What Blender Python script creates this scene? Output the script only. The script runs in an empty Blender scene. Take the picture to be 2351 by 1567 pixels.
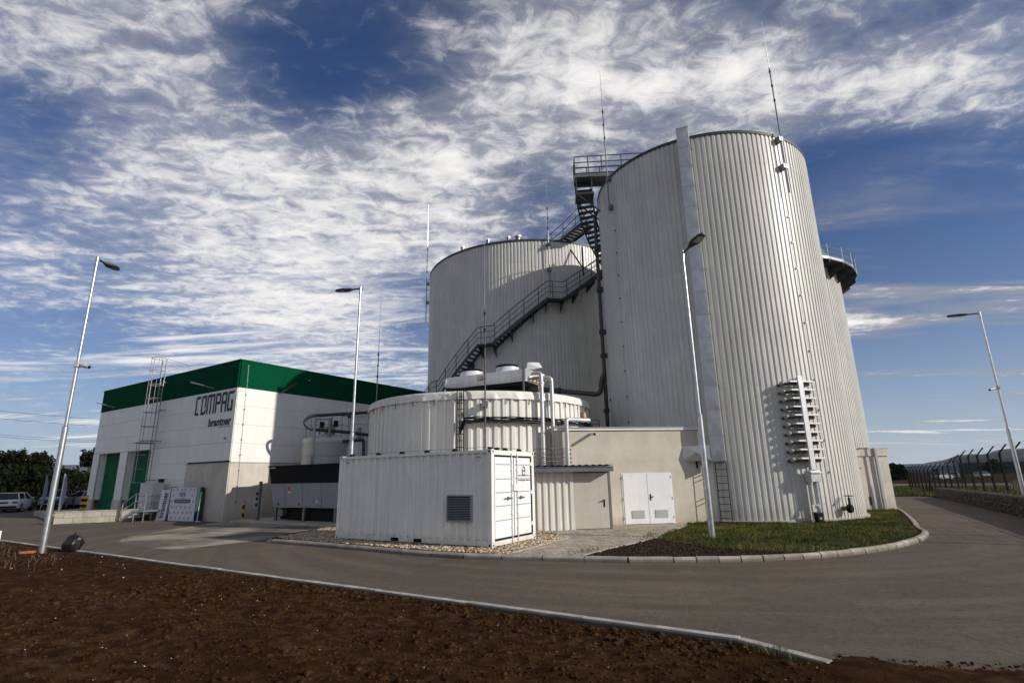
import bpy, math, random
import numpy as np
from mathutils import Vector, Matrix, noise
random.seed(11); rng = np.random.default_rng(5)
R = math.radians
scene = bpy.context.scene
COL = scene.collection
# ------------------------------------------------------------------ camera
pitch, roll, CAM_H = 0.251956, -0.0181827, 1.907
cf = Vector((0, math.cos(pitch), math.sin(pitch))); cr = Vector((1, 0, 0)); cu = cr.cross(cf)
cr2 = cr*math.cos(roll)+cu*math.sin(roll); cu2 = cu*math.cos(roll)-cr*math.sin(roll)
cam_d = bpy.data.cameras.new('camera'); cam = bpy.data.objects.new('camera', cam_d); COL.objects.link(cam)
Mc = Matrix((cr2, cu2, -cf)).transposed().to_4x4(); Mc.translation = (0, 0, CAM_H)
cam.matrix_world = Mc
cam_d.sensor_width = 36; cam_d.lens = 36*1218.32/2351; cam_d.clip_start = 0.05; cam_d.clip_end = 20000
scene.camera = cam
# ------------------------------------------------------------------ light
SUN_AZ, SUN_EL = -23.0, 23.5           # azimuth from +x, elevation
SUN_STRENGTH, SKY_STRENGTH, EXPOSURE = 4.05, 0.069, 0.0
sd = Vector((math.cos(R(SUN_AZ))*math.cos(R(SUN_EL)), math.sin(R(SUN_AZ))*math.cos(R(SUN_EL)), math.sin(R(SUN_EL))))
sun_d = bpy.data.lights.new('sun', 'SUN'); sun = bpy.data.objects.new('sun', sun_d); COL.objects.link(sun)
sun.rotation_euler = sd.to_track_quat('Z', 'Y').to_euler(); sun.location = (30, -10, 40)
sun_d.energy = SUN_STRENGTH; sun_d.angle = R(0.5); sun_d.color = (1.0, 0.945, 0.86)
vs = scene.view_settings
vs.view_transform = 'Standard'; vs.look = 'None'; vs.exposure = EXPOSURE; vs.gamma = 1.0; vs.use_curve_mapping = False
# ------------------------------------------------------------------ sky with clouds
world = bpy.data.worlds.new('World'); scene.world = world; world.use_nodes = True
wt = world.node_tree; wt.nodes.clear()
def wn(kind, **k):
    n = wt.nodes.new(kind)
    for a, b in k.items(): setattr(n, a, b)
    return n
def wl(a, b): wt.links.new(a, b)
def wmath(op, a, b=None, clamp=False):
    n = wn('ShaderNodeMath', operation=op, use_clamp=clamp)
    for i, x in enumerate((a, b)):
        if x is None: continue
        if isinstance(x, (int, float)): n.inputs[i].default_value = x
        else: wl(x, n.inputs[i])
    return n.outputs[0]
def wsmooth(x, lo, hi):
    n = wn('ShaderNodeMapRange', interpolation_type='SMOOTHSTEP')
    wl(x, n.inputs[0]); n.inputs[1].default_value = lo; n.inputs[2].default_value = hi
    return n.outputs[0]
def wnoise(vec, scale, detail, rough, dist=0.0, off=(0, 0, 0), stretch=(1, 1, 1), rot=0.0):
    m = wn('ShaderNodeMapping'); wl(vec, m.inputs['Vector'])
    m.inputs['Location'].default_value = off; m.inputs['Scale'].default_value = stretch; m.inputs['Rotation'].default_value = (0, 0, rot)
    n = wn('ShaderNodeTexNoise'); wl(m.outputs[0], n.inputs['Vector'])
    n.inputs['Scale'].default_value = scale; n.inputs['Detail'].default_value = detail
    n.inputs['Roughness'].default_value = rough; n.inputs['Distortion'].default_value = dist
    return n.outputs['Fac']
sky = wn('ShaderNodeTexSky', sky_type='NISHITA'); sky.sun_disc = False
sky.sun_elevation = R(SUN_EL); sky.sun_rotation = R(90-SUN_AZ); sky.air_density = 1.0; sky.dust_density = 0.6; sky.ozone_density = 2.2
tc = wn('ShaderNodeTexCoord'); sep = wn('ShaderNodeSeparateXYZ'); wl(tc.outputs['Generated'], sep.inputs[0])
zc = wmath('ADD', wmath('MAXIMUM', sep.outputs[2], 0.0), 0.06)
px_, py_ = wmath('DIVIDE', sep.outputs[0], zc), wmath('DIVIDE', sep.outputs[1], zc)
cmb = wn('ShaderNodeCombineXYZ'); wl(px_, cmb.inputs[0]); wl(py_, cmb.inputs[1]); P_ = cmb.outputs[0]
# SKYDESIGN
def wblob(d, k, amp):
    n = math.sqrt(sum(x*x for x in d)); v = wn('ShaderNodeVectorMath', operation='DOT_PRODUCT'); wl(tc.outputs['Generated'], v.inputs[0]); v.inputs[1].default_value = tuple(x/n for x in d)
    return wmath('MULTIPLY', wmath('EXPONENT', wmath('MULTIPLY', wmath('SUBTRACT', v.outputs['Value'], 1.0), k)), amp)
# broad cover: banks (+) and openings (-) of the altocumulus sheet; last bank is unseen, added behind the camera to brighten shaded faces
cover = None
for d, k, amp in (((-.582, .574, .576), 60, .07), ((-.40, .752, .524), 30, .07), ((.05, .78, .60), 40, .11), ((-.05, .83, .54), 70, .06), ((.172, .764, .621), 40, .11), ((.426, .693, .581), 60, .13), ((.595, .632, .497), 80, .18), ((.68, .58, .45), 70, .10), ((-.574, .739, .353), 22, .08), ((-.326, .88, .347), 30, .09), ((-.16, .85, .46), 60, .05),
                  ((-.621, .605, .498), 350, -.12), ((-.32, .706, .632), 150, -.12), ((.048, .86, .508), 260, -.10), ((.555, .748, .364), 75, -.30), ((.70, .68, .22), 34, -.26), ((.60, .78, .16), 34, -.18), ((-.537, .821, .195), 110, -.10), ((-.189, .936, .297), 300, -.12), ((-.114, .699, .706), 80, -.10), ((.271, .64, .72), 60, -.06), ((.55, .54, .64), 160, -.10), ((-.35, .62, .70), 60, -.03), ((-.62, .76, .10), 40, -.08), ((.2, .93, .30), 40, -.10), ((-.42, .87, .27), 45, .07), ((0, -1, .45), 1.3, .11)):
    b_ = wblob(d, k, amp); cover = b_ if cover is None else wmath('ADD', cover, b_)
rotd = R(-24)
mid = wnoise(P_, 5.2, 5, 0.56, 0.5, off=(0.4, 8.2, 0), stretch=(0.70, 1.35, 1), rot=rotd)
fine = wnoise(P_, 15.0, 8, 0.62, 0.6, off=(5.4, 2.2, 0), stretch=(0.9, 1.1, 1), rot=rotd)
big = wnoise(P_, 1.5, 4, 0.55, 0.6, off=(1.1, 4.7, 0), stretch=(0.45, 1.5, 1), rot=rotd)
tex = wmath('ADD', wmath('MULTIPLY', mid, 0.46), wmath('ADD', wmath('MULTIPLY', fine, 0.42), wmath('MULTIPLY', big, 0.50)))
dens = wmath('ADD', wmath('ADD', tex, 0.012), cover)
cl = wmath('MULTIPLY', wsmooth(dens, 0.64, 1.07), 0.95)
thin = wmath('MULTIPLY', wsmooth(wmath('ADD', wmath('MULTIPLY', wmath('ADD', big, wmath('MULTIPLY', mid, 0.5)), 0.35), cover), 0.18, 0.50), 0.42)   # milky veil under the banks
cl = wmath('MAXIMUM', cl, thin)
streak = wnoise(P_, 0.9, 8, 0.62, 0.7, off=(2.0, 4.3, 0), stretch=(0.42, 1.7, 1), rot=R(-10))
patch = wnoise(P_, 0.5, 2, 0.5, 0.0, off=(7.7, 1.3, 0))
low = wmath('SUBTRACT', 1.0, wsmooth(sep.outputs[2], 0.30, 0.48))
st = wmath('MULTIPLY', wmath('MULTIPLY', wsmooth(streak, 0.48, 0.66), wsmooth(patch, 0.30, 0.46)), wmath('MULTIPLY', low, 0.95))
cl = wmath('MAXIMUM', cl, st)
cl = wmath('MULTIPLY', cl, wsmooth(sep.outputs[2], 0.0, 0.07))
shade = wsmooth(wmath('ADD', wmath('ADD', dens, wmath('MULTIPLY', fine, 0.30)), wmath('MULTIPLY', st, 0.5)), 0.68, 1.10)
ccol = wn('ShaderNodeMix', data_type='RGBA'); wl(shade, ccol.inputs[0])
ccol.inputs[6].default_value = (4.9, 5.0, 5.6, 1); ccol.inputs[7].default_value = (14.5, 14.1, 13.6, 1)
gm = wn('ShaderNodeMix', data_type='RGBA', blend_type='MULTIPLY'); gm.inputs[0].default_value = 1.0
wl(sky.outputs[0], gm.inputs[6]); gm.inputs[7].default_value = (0.53, 0.73, 1.09, 1)
hz_f = wmath('POWER', wmath('SUBTRACT', 1.0, wmath('MINIMUM', wmath('MAXIMUM', sep.outputs[2], 0.0), 1.0)), 7.0)      # pale air towards the horizon
gh = wn('ShaderNodeMix', data_type='RGBA'); wl(wmath('MULTIPLY', hz_f, 0.85), gh.inputs[0]); wl(gm.outputs[2], gh.inputs[6]); gh.inputs[7].default_value = (8.2, 9.3, 10.9, 1)
mixc = wn('ShaderNodeMix', data_type='RGBA'); wl(cl, mixc.inputs[0]); wl(gh.outputs[2], mixc.inputs[6]); wl(ccol.outputs[2], mixc.inputs[7])
bg = wn('ShaderNodeBackground'); bg.inputs[1].default_value = SKY_STRENGTH; wl(mixc.outputs[2], bg.inputs[0])
wo = wn('ShaderNodeOutputWorld'); wl(bg.outputs[0], wo.inputs[0])
# ------------------------------------------------------------------ materials
def mat(name, col, rough=0.6, metal=0.0, var=0.10, scale=2.0, bump=0.0, bscale=60.0, streak=0.0, col2=None, thr=(0.4, 0.7), spec=None, detail=5, vz=1.0, rand=0.0, dirt=None, coat=0.0, trans=0.0, grime_shade=None, patch=None):
    m = bpy.data.materials.new(name); m.use_nodes = True
    nt = m.node_tree; b = nt.nodes['Principled BSDF']; L = nt.links.new
    b.inputs['Roughness'].default_value = rough; b.inputs['Metallic'].default_value = metal
    if spec is not None: b.inputs['Specular IOR Level'].default_value = spec
    if coat: b.inputs['Coat Weight'].default_value = coat
    if trans: b.inputs['Transmission Weight'].default_value = trans
    tc = nt.nodes.new('ShaderNodeTexCoord'); mp = nt.nodes.new('ShaderNodeMapping'); L(tc.outputs['Object'], mp.inputs[0])
    mp.inputs['Scale'].default_value = (1, 1, vz)
    if rand:
        oi = nt.nodes.new('ShaderNodeObjectInfo'); ml = nt.nodes.new('ShaderNodeMath'); ml.operation = 'MULTIPLY'; ml.inputs[1].default_value = 50
        L(oi.outputs['Random'], ml.inputs[0]); cx = nt.nodes.new('ShaderNodeCombineXYZ'); L(ml.outputs[0], cx.inputs[0]); L(ml.outputs[0], cx.inputs[1]); L(cx.outputs[0], mp.inputs['Location'])
    n = nt.nodes.new('ShaderNodeTexNoise'); L(mp.outputs[0], n.inputs['Vector']); n.inputs['Scale'].default_value = scale; n.inputs['Detail'].default_value = detail; n.inputs['Roughness'].default_value = 0.62
    mr = nt.nodes.new('ShaderNodeMapRange'); L(n.outputs['Fac'], mr.inputs[0]); mr.inputs[1].default_value = thr[0]; mr.inputs[2].default_value = thr[1]
    mx = nt.nodes.new('ShaderNodeMix'); mx.data_type = 'RGBA'; L(mr.outputs[0], mx.inputs[0])
    c = tuple(col)
    a1 = tuple(max(0, x*(1-var)) for x in c); a2 = tuple(min(1, x*(1+var)) for x in c) if col2 is None else tuple(col2)
    mx.inputs[6].default_value = (*a1, 1); mx.inputs[7].default_value = (*a2, 1); out = mx.outputs[2]
    if rand:
        hs = nt.nodes.new('ShaderNodeHueSaturation'); r2 = nt.nodes.new('ShaderNodeMapRange'); L(oi.outputs['Random'], r2.inputs[0]); r2.inputs[3].default_value = 1-rand; r2.inputs[4].default_value = 1+rand
        L(r2.outputs[0], hs.inputs['Value']); L(out, hs.inputs['Color']); out = hs.outputs[0]
    if streak:   # run-down dirt streaks
        m2 = nt.nodes.new('ShaderNodeMapping'); L(tc.outputs['Object'], m2.inputs[0]); m2.inputs['Scale'].default_value = (7, 7, 0.35)
        n2 = nt.nodes.new('ShaderNodeTexNoise'); L(m2.outputs[0], n2.inputs['Vector']); n2.inputs['Scale'].default_value = 1.0; n2.inputs['Detail'].default_value = 5
        q = nt.nodes.new('ShaderNodeMapRange'); L(n2.outputs['Fac'], q.inputs[0]); q.inputs[1].default_value = 0.5; q.inputs[2].default_value = 0.85; q.inputs[4].default_value = streak
        m3 = nt.nodes.new('ShaderNodeMix'); m3.data_type = 'RGBA'; L(q.outputs[0], m3.inputs[0]); L(out, m3.inputs[6]); m3.inputs[7].default_value = (0.16, 0.13, 0.10, 1) if dirt is None else (*dirt, 1); out = m3.outputs[2]
    if patch:    # broad patches of another tone
        n5 = nt.nodes.new('ShaderNodeTexNoise'); L(tc.outputs['Object'], n5.inputs[0]); n5.inputs['Scale'].default_value = patch[0]; n5.inputs['Detail'].default_value = 5; n5.inputs['Distortion'].default_value = 0.8
        q5 = nt.nodes.new('ShaderNodeMapRange'); L(n5.outputs[0], q5.inputs[0]); q5.inputs[1].default_value = 0.42; q5.inputs[2].default_value = 0.66; q5.inputs[4].default_value = patch[1]
        m5 = nt.nodes.new('ShaderNodeMix'); m5.data_type = 'RGBA'; L(q5.outputs[0], m5.inputs[0]); L(out, m5.inputs[6]); m5.inputs[7].default_value = (*patch[2], 1); out = m5.outputs[2]
    if grime_shade:    # splashed dirt, on the edging painted side shade, fading upwards from the foot: (clean height, noise height, colour, amount)
        sx = nt.nodes.new('ShaderNodeSeparateXYZ'); L(tc.outputs['Object'], sx.inputs[0])
        n6 = nt.nodes.new('ShaderNodeTexNoise'); L(tc.outputs['Object'], n6.inputs[0]); n6.inputs['Scale'].default_value = 2.5; n6.inputs['Detail'].default_value = 7; n6.inputs['Roughness'].default_value = 0.7
        a6 = nt.nodes.new('ShaderNodeMath'); a6.operation = 'MULTIPLY_ADD'; L(n6.outputs[0], a6.inputs[0]); a6.inputs[1].default_value = -grime_shade[1]*2; L(sx.outputs[2], a6.inputs[2])
        q6 = nt.nodes.new('ShaderNodeMapRange'); q6.interpolation_type = 'SMOOTHSTEP'; L(a6.outputs[0], q6.inputs[0]); q6.inputs[1].default_value = -grime_shade[1]*1.3; q6.inputs[2].default_value = grime_shade[0]-grime_shade[1]; q6.inputs[3].default_value = grime_shade[3]; q6.inputs[4].default_value = 0.0
        m6 = nt.nodes.new('ShaderNodeMix'); m6.data_type = 'RGBA'; L(q6.outputs[0], m6.inputs[0]); L(out, m6.inputs[6]); m6.inputs[7].default_value = (*grime_shade[2], 1); out = m6.outputs[2]
    L(out, b.inputs['Base Color'])
    if bump:
        n3 = nt.nodes.new('ShaderNodeTexNoise'); L(tc.outputs['Object'], n3.inputs['Vector']); n3.inputs['Scale'].default_value = bscale; n3.inputs['Detail'].default_value = 6; n3.inputs['Roughness'].default_value = 0.7
        bp = nt.nodes.new('ShaderNodeBump'); bp.inputs['Strength'].default_value = bump; bp.inputs['Distance'].default_value = 0.02; L(n3.outputs['Fac'], bp.inputs['Height']); L(bp.outputs[0], b.inputs['Normal'])
    return m
M = {}
M['clad'] = mat('clad', (0.60, 0.585, 0.535), 0.45, var=0.07, scale=0.5, streak=0.30, rand=0.025, grime_shade=(0.9, 0.5, (0.26, 0.21, 0.15), 0.45))
M['clad3'] = mat('clad3', (0.74, 0.715, 0.645), 0.42, var=0.05, scale=0.8, streak=0.25, rand=0.02)
M['insul'] = mat('insul', (0.50, 0.49, 0.46), 0.6, var=0.05)
M['tarp'] = mat('tarp', (0.76, 0.735, 0.665), 0.5, var=0.06, scale=2, streak=0.2)
M['white'] = mat('white', (0.81, 0.79, 0.725), 0.4, var=0.05, scale=0.7, streak=0.12, rand=0.015)
M['contwhite'] = mat('contwhite', (0.84, 0.82, 0.755), 0.38, var=0.05, scale=1.2, streak=0.26, bump=0.05, bscale=14, grime_shade=(0.35, 0.35, (0.33, 0.28, 0.21), 0.5))
M['doorwhite'] = mat('doorwhite', (0.80, 0.80, 0.785), 0.4, var=0.04, scale=1.5, streak=0.10)
M['doorbeige'] = mat('doorbeige', (0.50, 0.46, 0.385), 0.5, var=0.06, scale=1.5, streak=0.15)
M['green'] = mat('green', (0.001, 0.062, 0.026), 0.85, spec=0.04, var=0.08, scale=0.7, rand=0.05)
M['greendoor'] = mat('greendoor', (0.004, 0.11, 0.045), 0.7, spec=0.15, var=0.08, scale=0.8, rand=0.03)
M['render'] = mat('render', (0.59, 0.535, 0.435), 0.9, var=0.12, scale=0.9, bump=0.7, bscale=34, detail=8, grime_shade=(0.6, 0.5, (0.40, 0.27, 0.15), 0.6))
M['renderg'] = mat('renderg', (0.58, 0.53, 0.45), 0.9, var=0.12, scale=0.9, bump=0.4, bscale=40, streak=0.28, grime_shade=(0.5, 0.4, (0.33, 0.26, 0.18), 0.5))
M['conc'] = mat('conc', (0.42, 0.38, 0.31), 0.9, var=0.18, scale=1.6, bump=0.5, bscale=30, rand=0.06)
M['edging'] = mat('edging', (0.44, 0.41, 0.35), 0.9, var=0.25, scale=3, bump=0.6, bscale=40, rand=0.10, grime_shade=(0.045, 0.012, (0.055, 0.035, 0.022), 0.9))  # soil tone below the top paints in the shade on the stones' sides
M['kerb'] = mat('kerb', (0.36, 0.325, 0.265), 0.9, var=0.25, scale=3, bump=0.6, bscale=40, rand=0.16, grime_shade=(0.12, 0.04, (0.10, 0.08, 0.06), 0.8))
M['galv'] = mat('galv', (0.52, 0.53, 0.54), 0.38, 0.85, var=0.14, scale=5, rand=0.04)
M['galvd'] = mat('galvd', (0.33, 0.34, 0.35), 0.5, 0.5, var=0.14, scale=5)
M['alu'] = mat('alu', (0.56, 0.56, 0.555), 0.42, 0.55, var=0.10, scale=3, rand=0.05, bump=0.12, bscale=5)
M['aluwhite'] = mat('aluwhite', (0.78, 0.78, 0.77), 0.35, 0.25, var=0.06, scale=4)
M['steel'] = mat('steel', (0.052, 0.054, 0.057), 0.55, 0.3, var=0.15, scale=5)
M['steelmid'] = mat('steelmid', (0.20, 0.21, 0.22), 0.45, 0.6, var=0.15, scale=5)
M['black'] = mat('black', (0.007, 0.007, 0.0075), 0.6, var=0.2, scale=5, spec=0.15)
M['lamp'] = mat('lamp', (0.035, 0.036, 0.038), 0.45, 0.3, var=0.1, scale=5)
M['lens'] = mat('lens', (0.40, 0.40, 0.38), 0.15, var=0.05)
M['grey'] = mat('grey', (0.30, 0.31, 0.31), 0.5, var=0.06, scale=2, streak=0.10)
M['cabinet'] = mat('cabinet', (0.55, 0.55, 0.52), 0.5, var=0.05, scale=2, streak=0.1)
M['rust'] = mat('rust', (0.17, 0.12, 0.09), 0.7, 0.3, var=0.35, scale=8)
M['copper'] = mat('copper', (0.45, 0.28, 0.17), 0.45, 0.5, var=0.3, scale=8)
M['brown'] = mat('brown', (0.085, 0.072, 0.062), 0.55, 0.3, var=0.25, scale=6)
M['yellow'] = mat('yellow', (0.75, 0.38, 0.015), 0.5, var=0.08, scale=4)
M['orange'] = mat('orange', (0.65, 0.12, 0.01), 0.6, var=0.1)
M['slate'] = mat('slate', (0.115, 0.125, 0.14), 0.55, var=0.15, scale=3, streak=0.1)
M['glass'] = mat('glass', (0.012, 0.014, 0.016), 0.06, var=0.05, spec=0.7)
M['ink'] = mat('ink', (0.006, 0.045, 0.033), 0.6, var=0.02)
M['inkb'] = mat('inkb', (0.012, 0.014, 0.03), 0.6, var=0.02)
M['inkg'] = mat('inkg', (0.22, 0.24, 0.24), 0.6, var=0.02)
M['red'] = mat('red', (0.30, 0.02, 0.03), 0.6, var=0.02)
M['banner'] = mat('banner', (0.66, 0.66, 0.70), 0.6, var=0.03)
M['fasc'] = mat('fasc', (0.78, 0.77, 0.73), 0.45, var=0.04, streak=0.12)
M['dome'] = mat('dome', (0.035, 0.22, 0.07), 0.5, var=0.1)
M['brick'] = mat('brick', (0.42, 0.15, 0.07), 0.85, var=0.2, scale=8, bump=0.4)
M['bag'] = mat('bag', (0.010, 0.010, 0.011), 0.35, var=0.2, scale=6)
def asphalt():
    m = mat('asphalt', (0.104, 0.080, 0.057), 0.88, var=0.22, scale=0.35, bump=0.55, bscale=95, detail=8, spec=0.3)
    nt = m.node_tree; L = nt.links.new; b = nt.nodes['Principled BSDF']
    src = b.inputs['Base Color'].links[0].from_socket
    tc = nt.nodes.new('ShaderNodeTexCoord')
    # tyre-track wear running with the road and pale dusty patches
    # polar coordinates about the bend's centre, so the wear follows the wheels round the corner
    sp = nt.nodes.new('ShaderNodeSeparateXYZ'); L(tc.outputs['Object'], sp.inputs[0])
    def mth(op, a, b_=None):
        k = nt.nodes.new('ShaderNodeMath'); k.operation = op
        for i, x in enumerate((a, b_)):
            if x is None: continue
            if isinstance(x, (int, float)): k.inputs[i].default_value = x
            else: L(x, k.inputs[i])
        return k.outputs[0]
    dx, dy = mth('SUBTRACT', sp.outputs[0], 5.5), mth('SUBTRACT', sp.outputs[1], 22.0)
    rad = mth('SQRT', mth('ADD', mth('MULTIPLY', dx, dx), mth('MULTIPLY', dy, dy))); ang = mth('ARCTAN2', dx, mth('MULTIPLY', dy, -1.0))
    cx = nt.nodes.new('ShaderNodeCombineXYZ'); L(mth('MULTIPLY', rad, 1.7), cx.inputs[0]); L(mth('MULTIPLY', ang, 2.2), cx.inputs[1])
    n = nt.nodes.new('ShaderNodeTexNoise'); L(cx.outputs[0], n.inputs[0]); n.inputs['Scale'].default_value = 1.0; n.inputs['Detail'].default_value = 7
    q = nt.nodes.new('ShaderNodeMapRange'); L(n.outputs[0], q.inputs[0]); q.inputs[1].default_value = 0.44; q.inputs[2].default_value = 0.66; q.inputs[4].default_value = 0.75
    m1 = nt.nodes.new('ShaderNodeMix'); m1.data_type = 'RGBA'; L(q.outputs[0], m1.inputs[0]); L(src, m1.inputs[6]); m1.inputs[7].default_value = (0.165, 0.130, 0.092, 1)
    n2 = nt.nodes.new('ShaderNodeTexNoise'); L(tc.outputs['Object'], n2.inputs[0]); n2.inputs['Scale'].default_value = 0.7; n2.inputs['Detail'].default_value = 6; n2.inputs['Distortion'].default_value = 1.5
    q2 = nt.nodes.new('ShaderNodeMapRange'); L(n2.outputs[0], q2.inputs[0]); q2.inputs[1].default_value = 0.60; q2.inputs[2].default_value = 0.72; q2.inputs[4].default_value = 0.6
    m2 = nt.nodes.new('ShaderNodeMix'); m2.data_type = 'RGBA'; L(q2.outputs[0], m2.inputs[0]); L(m1.outputs[2], m2.inputs[6]); m2.inputs[7].default_value = (0.052, 0.043, 0.034, 1)
    n4 = nt.nodes.new('ShaderNodeTexNoise'); L(tc.outputs['Object'], n4.inputs[0]); n4.inputs['Scale'].default_value = 70; n4.inputs['Detail'].default_value = 2
    q4 = nt.nodes.new('ShaderNodeMapRange'); L(n4.outputs[0], q4.inputs[0]); q4.inputs[1].default_value = 0.55; q4.inputs[2].default_value = 0.75; q4.inputs[4].default_value = 0.75
    m4 = nt.nodes.new('ShaderNodeMix'); m4.data_type = 'RGBA'; L(q4.outputs[0], m4.inputs[0]); L(m2.outputs[2], m4.inputs[6]); m4.inputs[7].default_value = (0.20, 0.175, 0.14, 1)
    # coarse aggregate mottling, dusty blotches and a few hairline cracks
    last = m4.outputs[2]
    for sc, lo, hi, amt, colr in ((30, .48, .64, .65, (0.19, 0.158, 0.118, 1)), (11, .50, .66, .60, (0.046, 0.037, 0.029, 1)), (1.6, .54, .68, .45, (0.18, 0.145, 0.105, 1)), (0.35, .50, .66, .45, (0.055, 0.045, 0.036, 1)), (0.22, .50, .62, .35, (0.15, 0.10, 0.066, 1))):
        nn = nt.nodes.new('ShaderNodeTexNoise'); L(tc.outputs['Object'], nn.inputs[0]); nn.inputs['Scale'].default_value = sc; nn.inputs['Detail'].default_value = 6; nn.inputs['Roughness'].default_value = 0.7
        qq = nt.nodes.new('ShaderNodeMapRange'); L(nn.outputs[0], qq.inputs[0]); qq.inputs[1].default_value = lo; qq.inputs[2].default_value = hi; qq.inputs[4].default_value = amt
        mm = nt.nodes.new('ShaderNodeMix'); mm.data_type = 'RGBA'; L(qq.outputs[0], mm.inputs[0]); L(last, mm.inputs[6]); mm.inputs[7].default_value = colr; last = mm.outputs[2]
    L(last, b.inputs['Base Color'])
    return m
M['asphalt'] = asphalt()
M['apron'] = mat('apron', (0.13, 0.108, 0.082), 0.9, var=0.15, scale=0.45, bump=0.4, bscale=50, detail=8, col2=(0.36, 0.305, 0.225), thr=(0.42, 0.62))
M['soil'] = mat('soil', (0.048, 0.0205, 0.0078), 0.95, var=0.5, scale=5.0, bump=1.0, bscale=28, detail=9, spec=0.04, col2=(0.088, 0.045, 0.019), patch=(0.55, 0.65, (0.030, 0.0125, 0.0045)))
M['clod'] = mat('clod', (0.046, 0.0200, 0.0078), 0.95, var=0.4, scale=5, bump=0.8, bscale=30, spec=0.04, col2=(0.095, 0.052, 0.024), patch=(0.55, 0.5, (0.032, 0.0135, 0.005)))
M['mulch'] = mat('mulch', (0.045, 0.029, 0.019), 0.95, var=0.5, scale=6, bump=1.0, bscale=30, spec=0.15)
M['field'] = mat('field', (0.075, 0.045, 0.026), 0.95, var=0.3, scale=0.02, spec=0.1, col2=(0.105, 0.080, 0.040), detail=7)
M['grassbase'] = mat('grassbase', (0.040, 0.048, 0.013), 0.95, var=0.35, scale=1.2, spec=0.1, bump=0.6, bscale=20, col2=(0.075, 0.062, 0.022))
M['grass'] = mat('grass', (0.072, 0.105, 0.013), 0.6, var=0.4, scale=0.55, spec=0.2, col2=(0.19, 0.165, 0.032), thr=(0.44, 0.66))
M['weed'] = mat('weed', (0.12, 0.11, 0.03), 0.7, var=0.3, scale=2)
M['straw'] = mat('straw', (0.15, 0.095, 0.045), 0.8, var=0.3, scale=4)
M['pebble'] = mat('pebble', (0.52, 0.47, 0.40), 0.8, var=0.3, scale=5)
M['gravel'] = mat('gravel', (0.34, 0.21, 0.12), 0.85, var=0.5, scale=9, col2=(0.66, 0.52, 0.36), thr=(0.35, 0.65), detail=1)
M['gravelbed'] = mat('gravelbed', (0.14, 0.10, 0.07), 0.95, var=0.3, scale=10, bump=0.8)
M['paver'] = mat('paver', (0.42, 0.36, 0.265), 0.9, var=0.22, scale=2.2, bump=0.3, bscale=60, col2=(0.50, 0.45, 0.36))
M['joint'] = mat('joint', (0.12, 0.10, 0.08), 0.95, var=0.3, scale=5)
M['bark'] = mat('bark', (0.05, 0.035, 0.025), 0.9, var=0.3, scale=4)
M['leaf'] = mat('leaf', (0.008, 0.013, 0.004), 0.7, var=0.5, scale=0.6, spec=0.1, col2=(0.022, 0.028, 0.008))
M['leafy'] = mat('leafy', (0.022, 0.022, 0.006), 0.7, var=0.5, scale=0.8, spec=0.1, col2=(0.05, 0.036, 0.010))
M['hill'] = mat('hill', (0.030, 0.040, 0.022), 1.0, var=0.2, scale=0.004, spec=0.0)
M['gabion'] = mat('gabion', (0.065, 0.054, 0.042), 0.9, var=0.45, scale=2.5, bump=0.5, bscale=20, col2=(0.11, 0.094, 0.074))
M['vessel'] = mat('vessel', (0.44, 0.43, 0.41), 0.5, var=0.06, streak=0.15)
M['fence'] = mat('fence', (0.006, 0.012, 0.010), 0.7, 0.0, var=0.1, spec=0.1)
M['carwhite'] = mat('carwhite', (0.62, 0.62, 0.62), 0.25, var=0.02, coat=0.6)
M['cardark'] = mat('cardark', (0.016, 0.018, 0.024), 0.2, var=0.05, coat=0.8)
M['tyre'] = mat('tyre', (0.014, 0.014, 0.014), 0.8, var=0.1)
M['shed2'] = mat('shed2', (0.30, 0.31, 0.28), 0.6, var=0.08)
M['shedg'] = mat('shedg', (0.02, 0.045, 0.05), 0.6, var=0.08)
M['flag'] = mat('flag', (0.20, 0.21, 0.27), 0.7, var=0.06)
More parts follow.
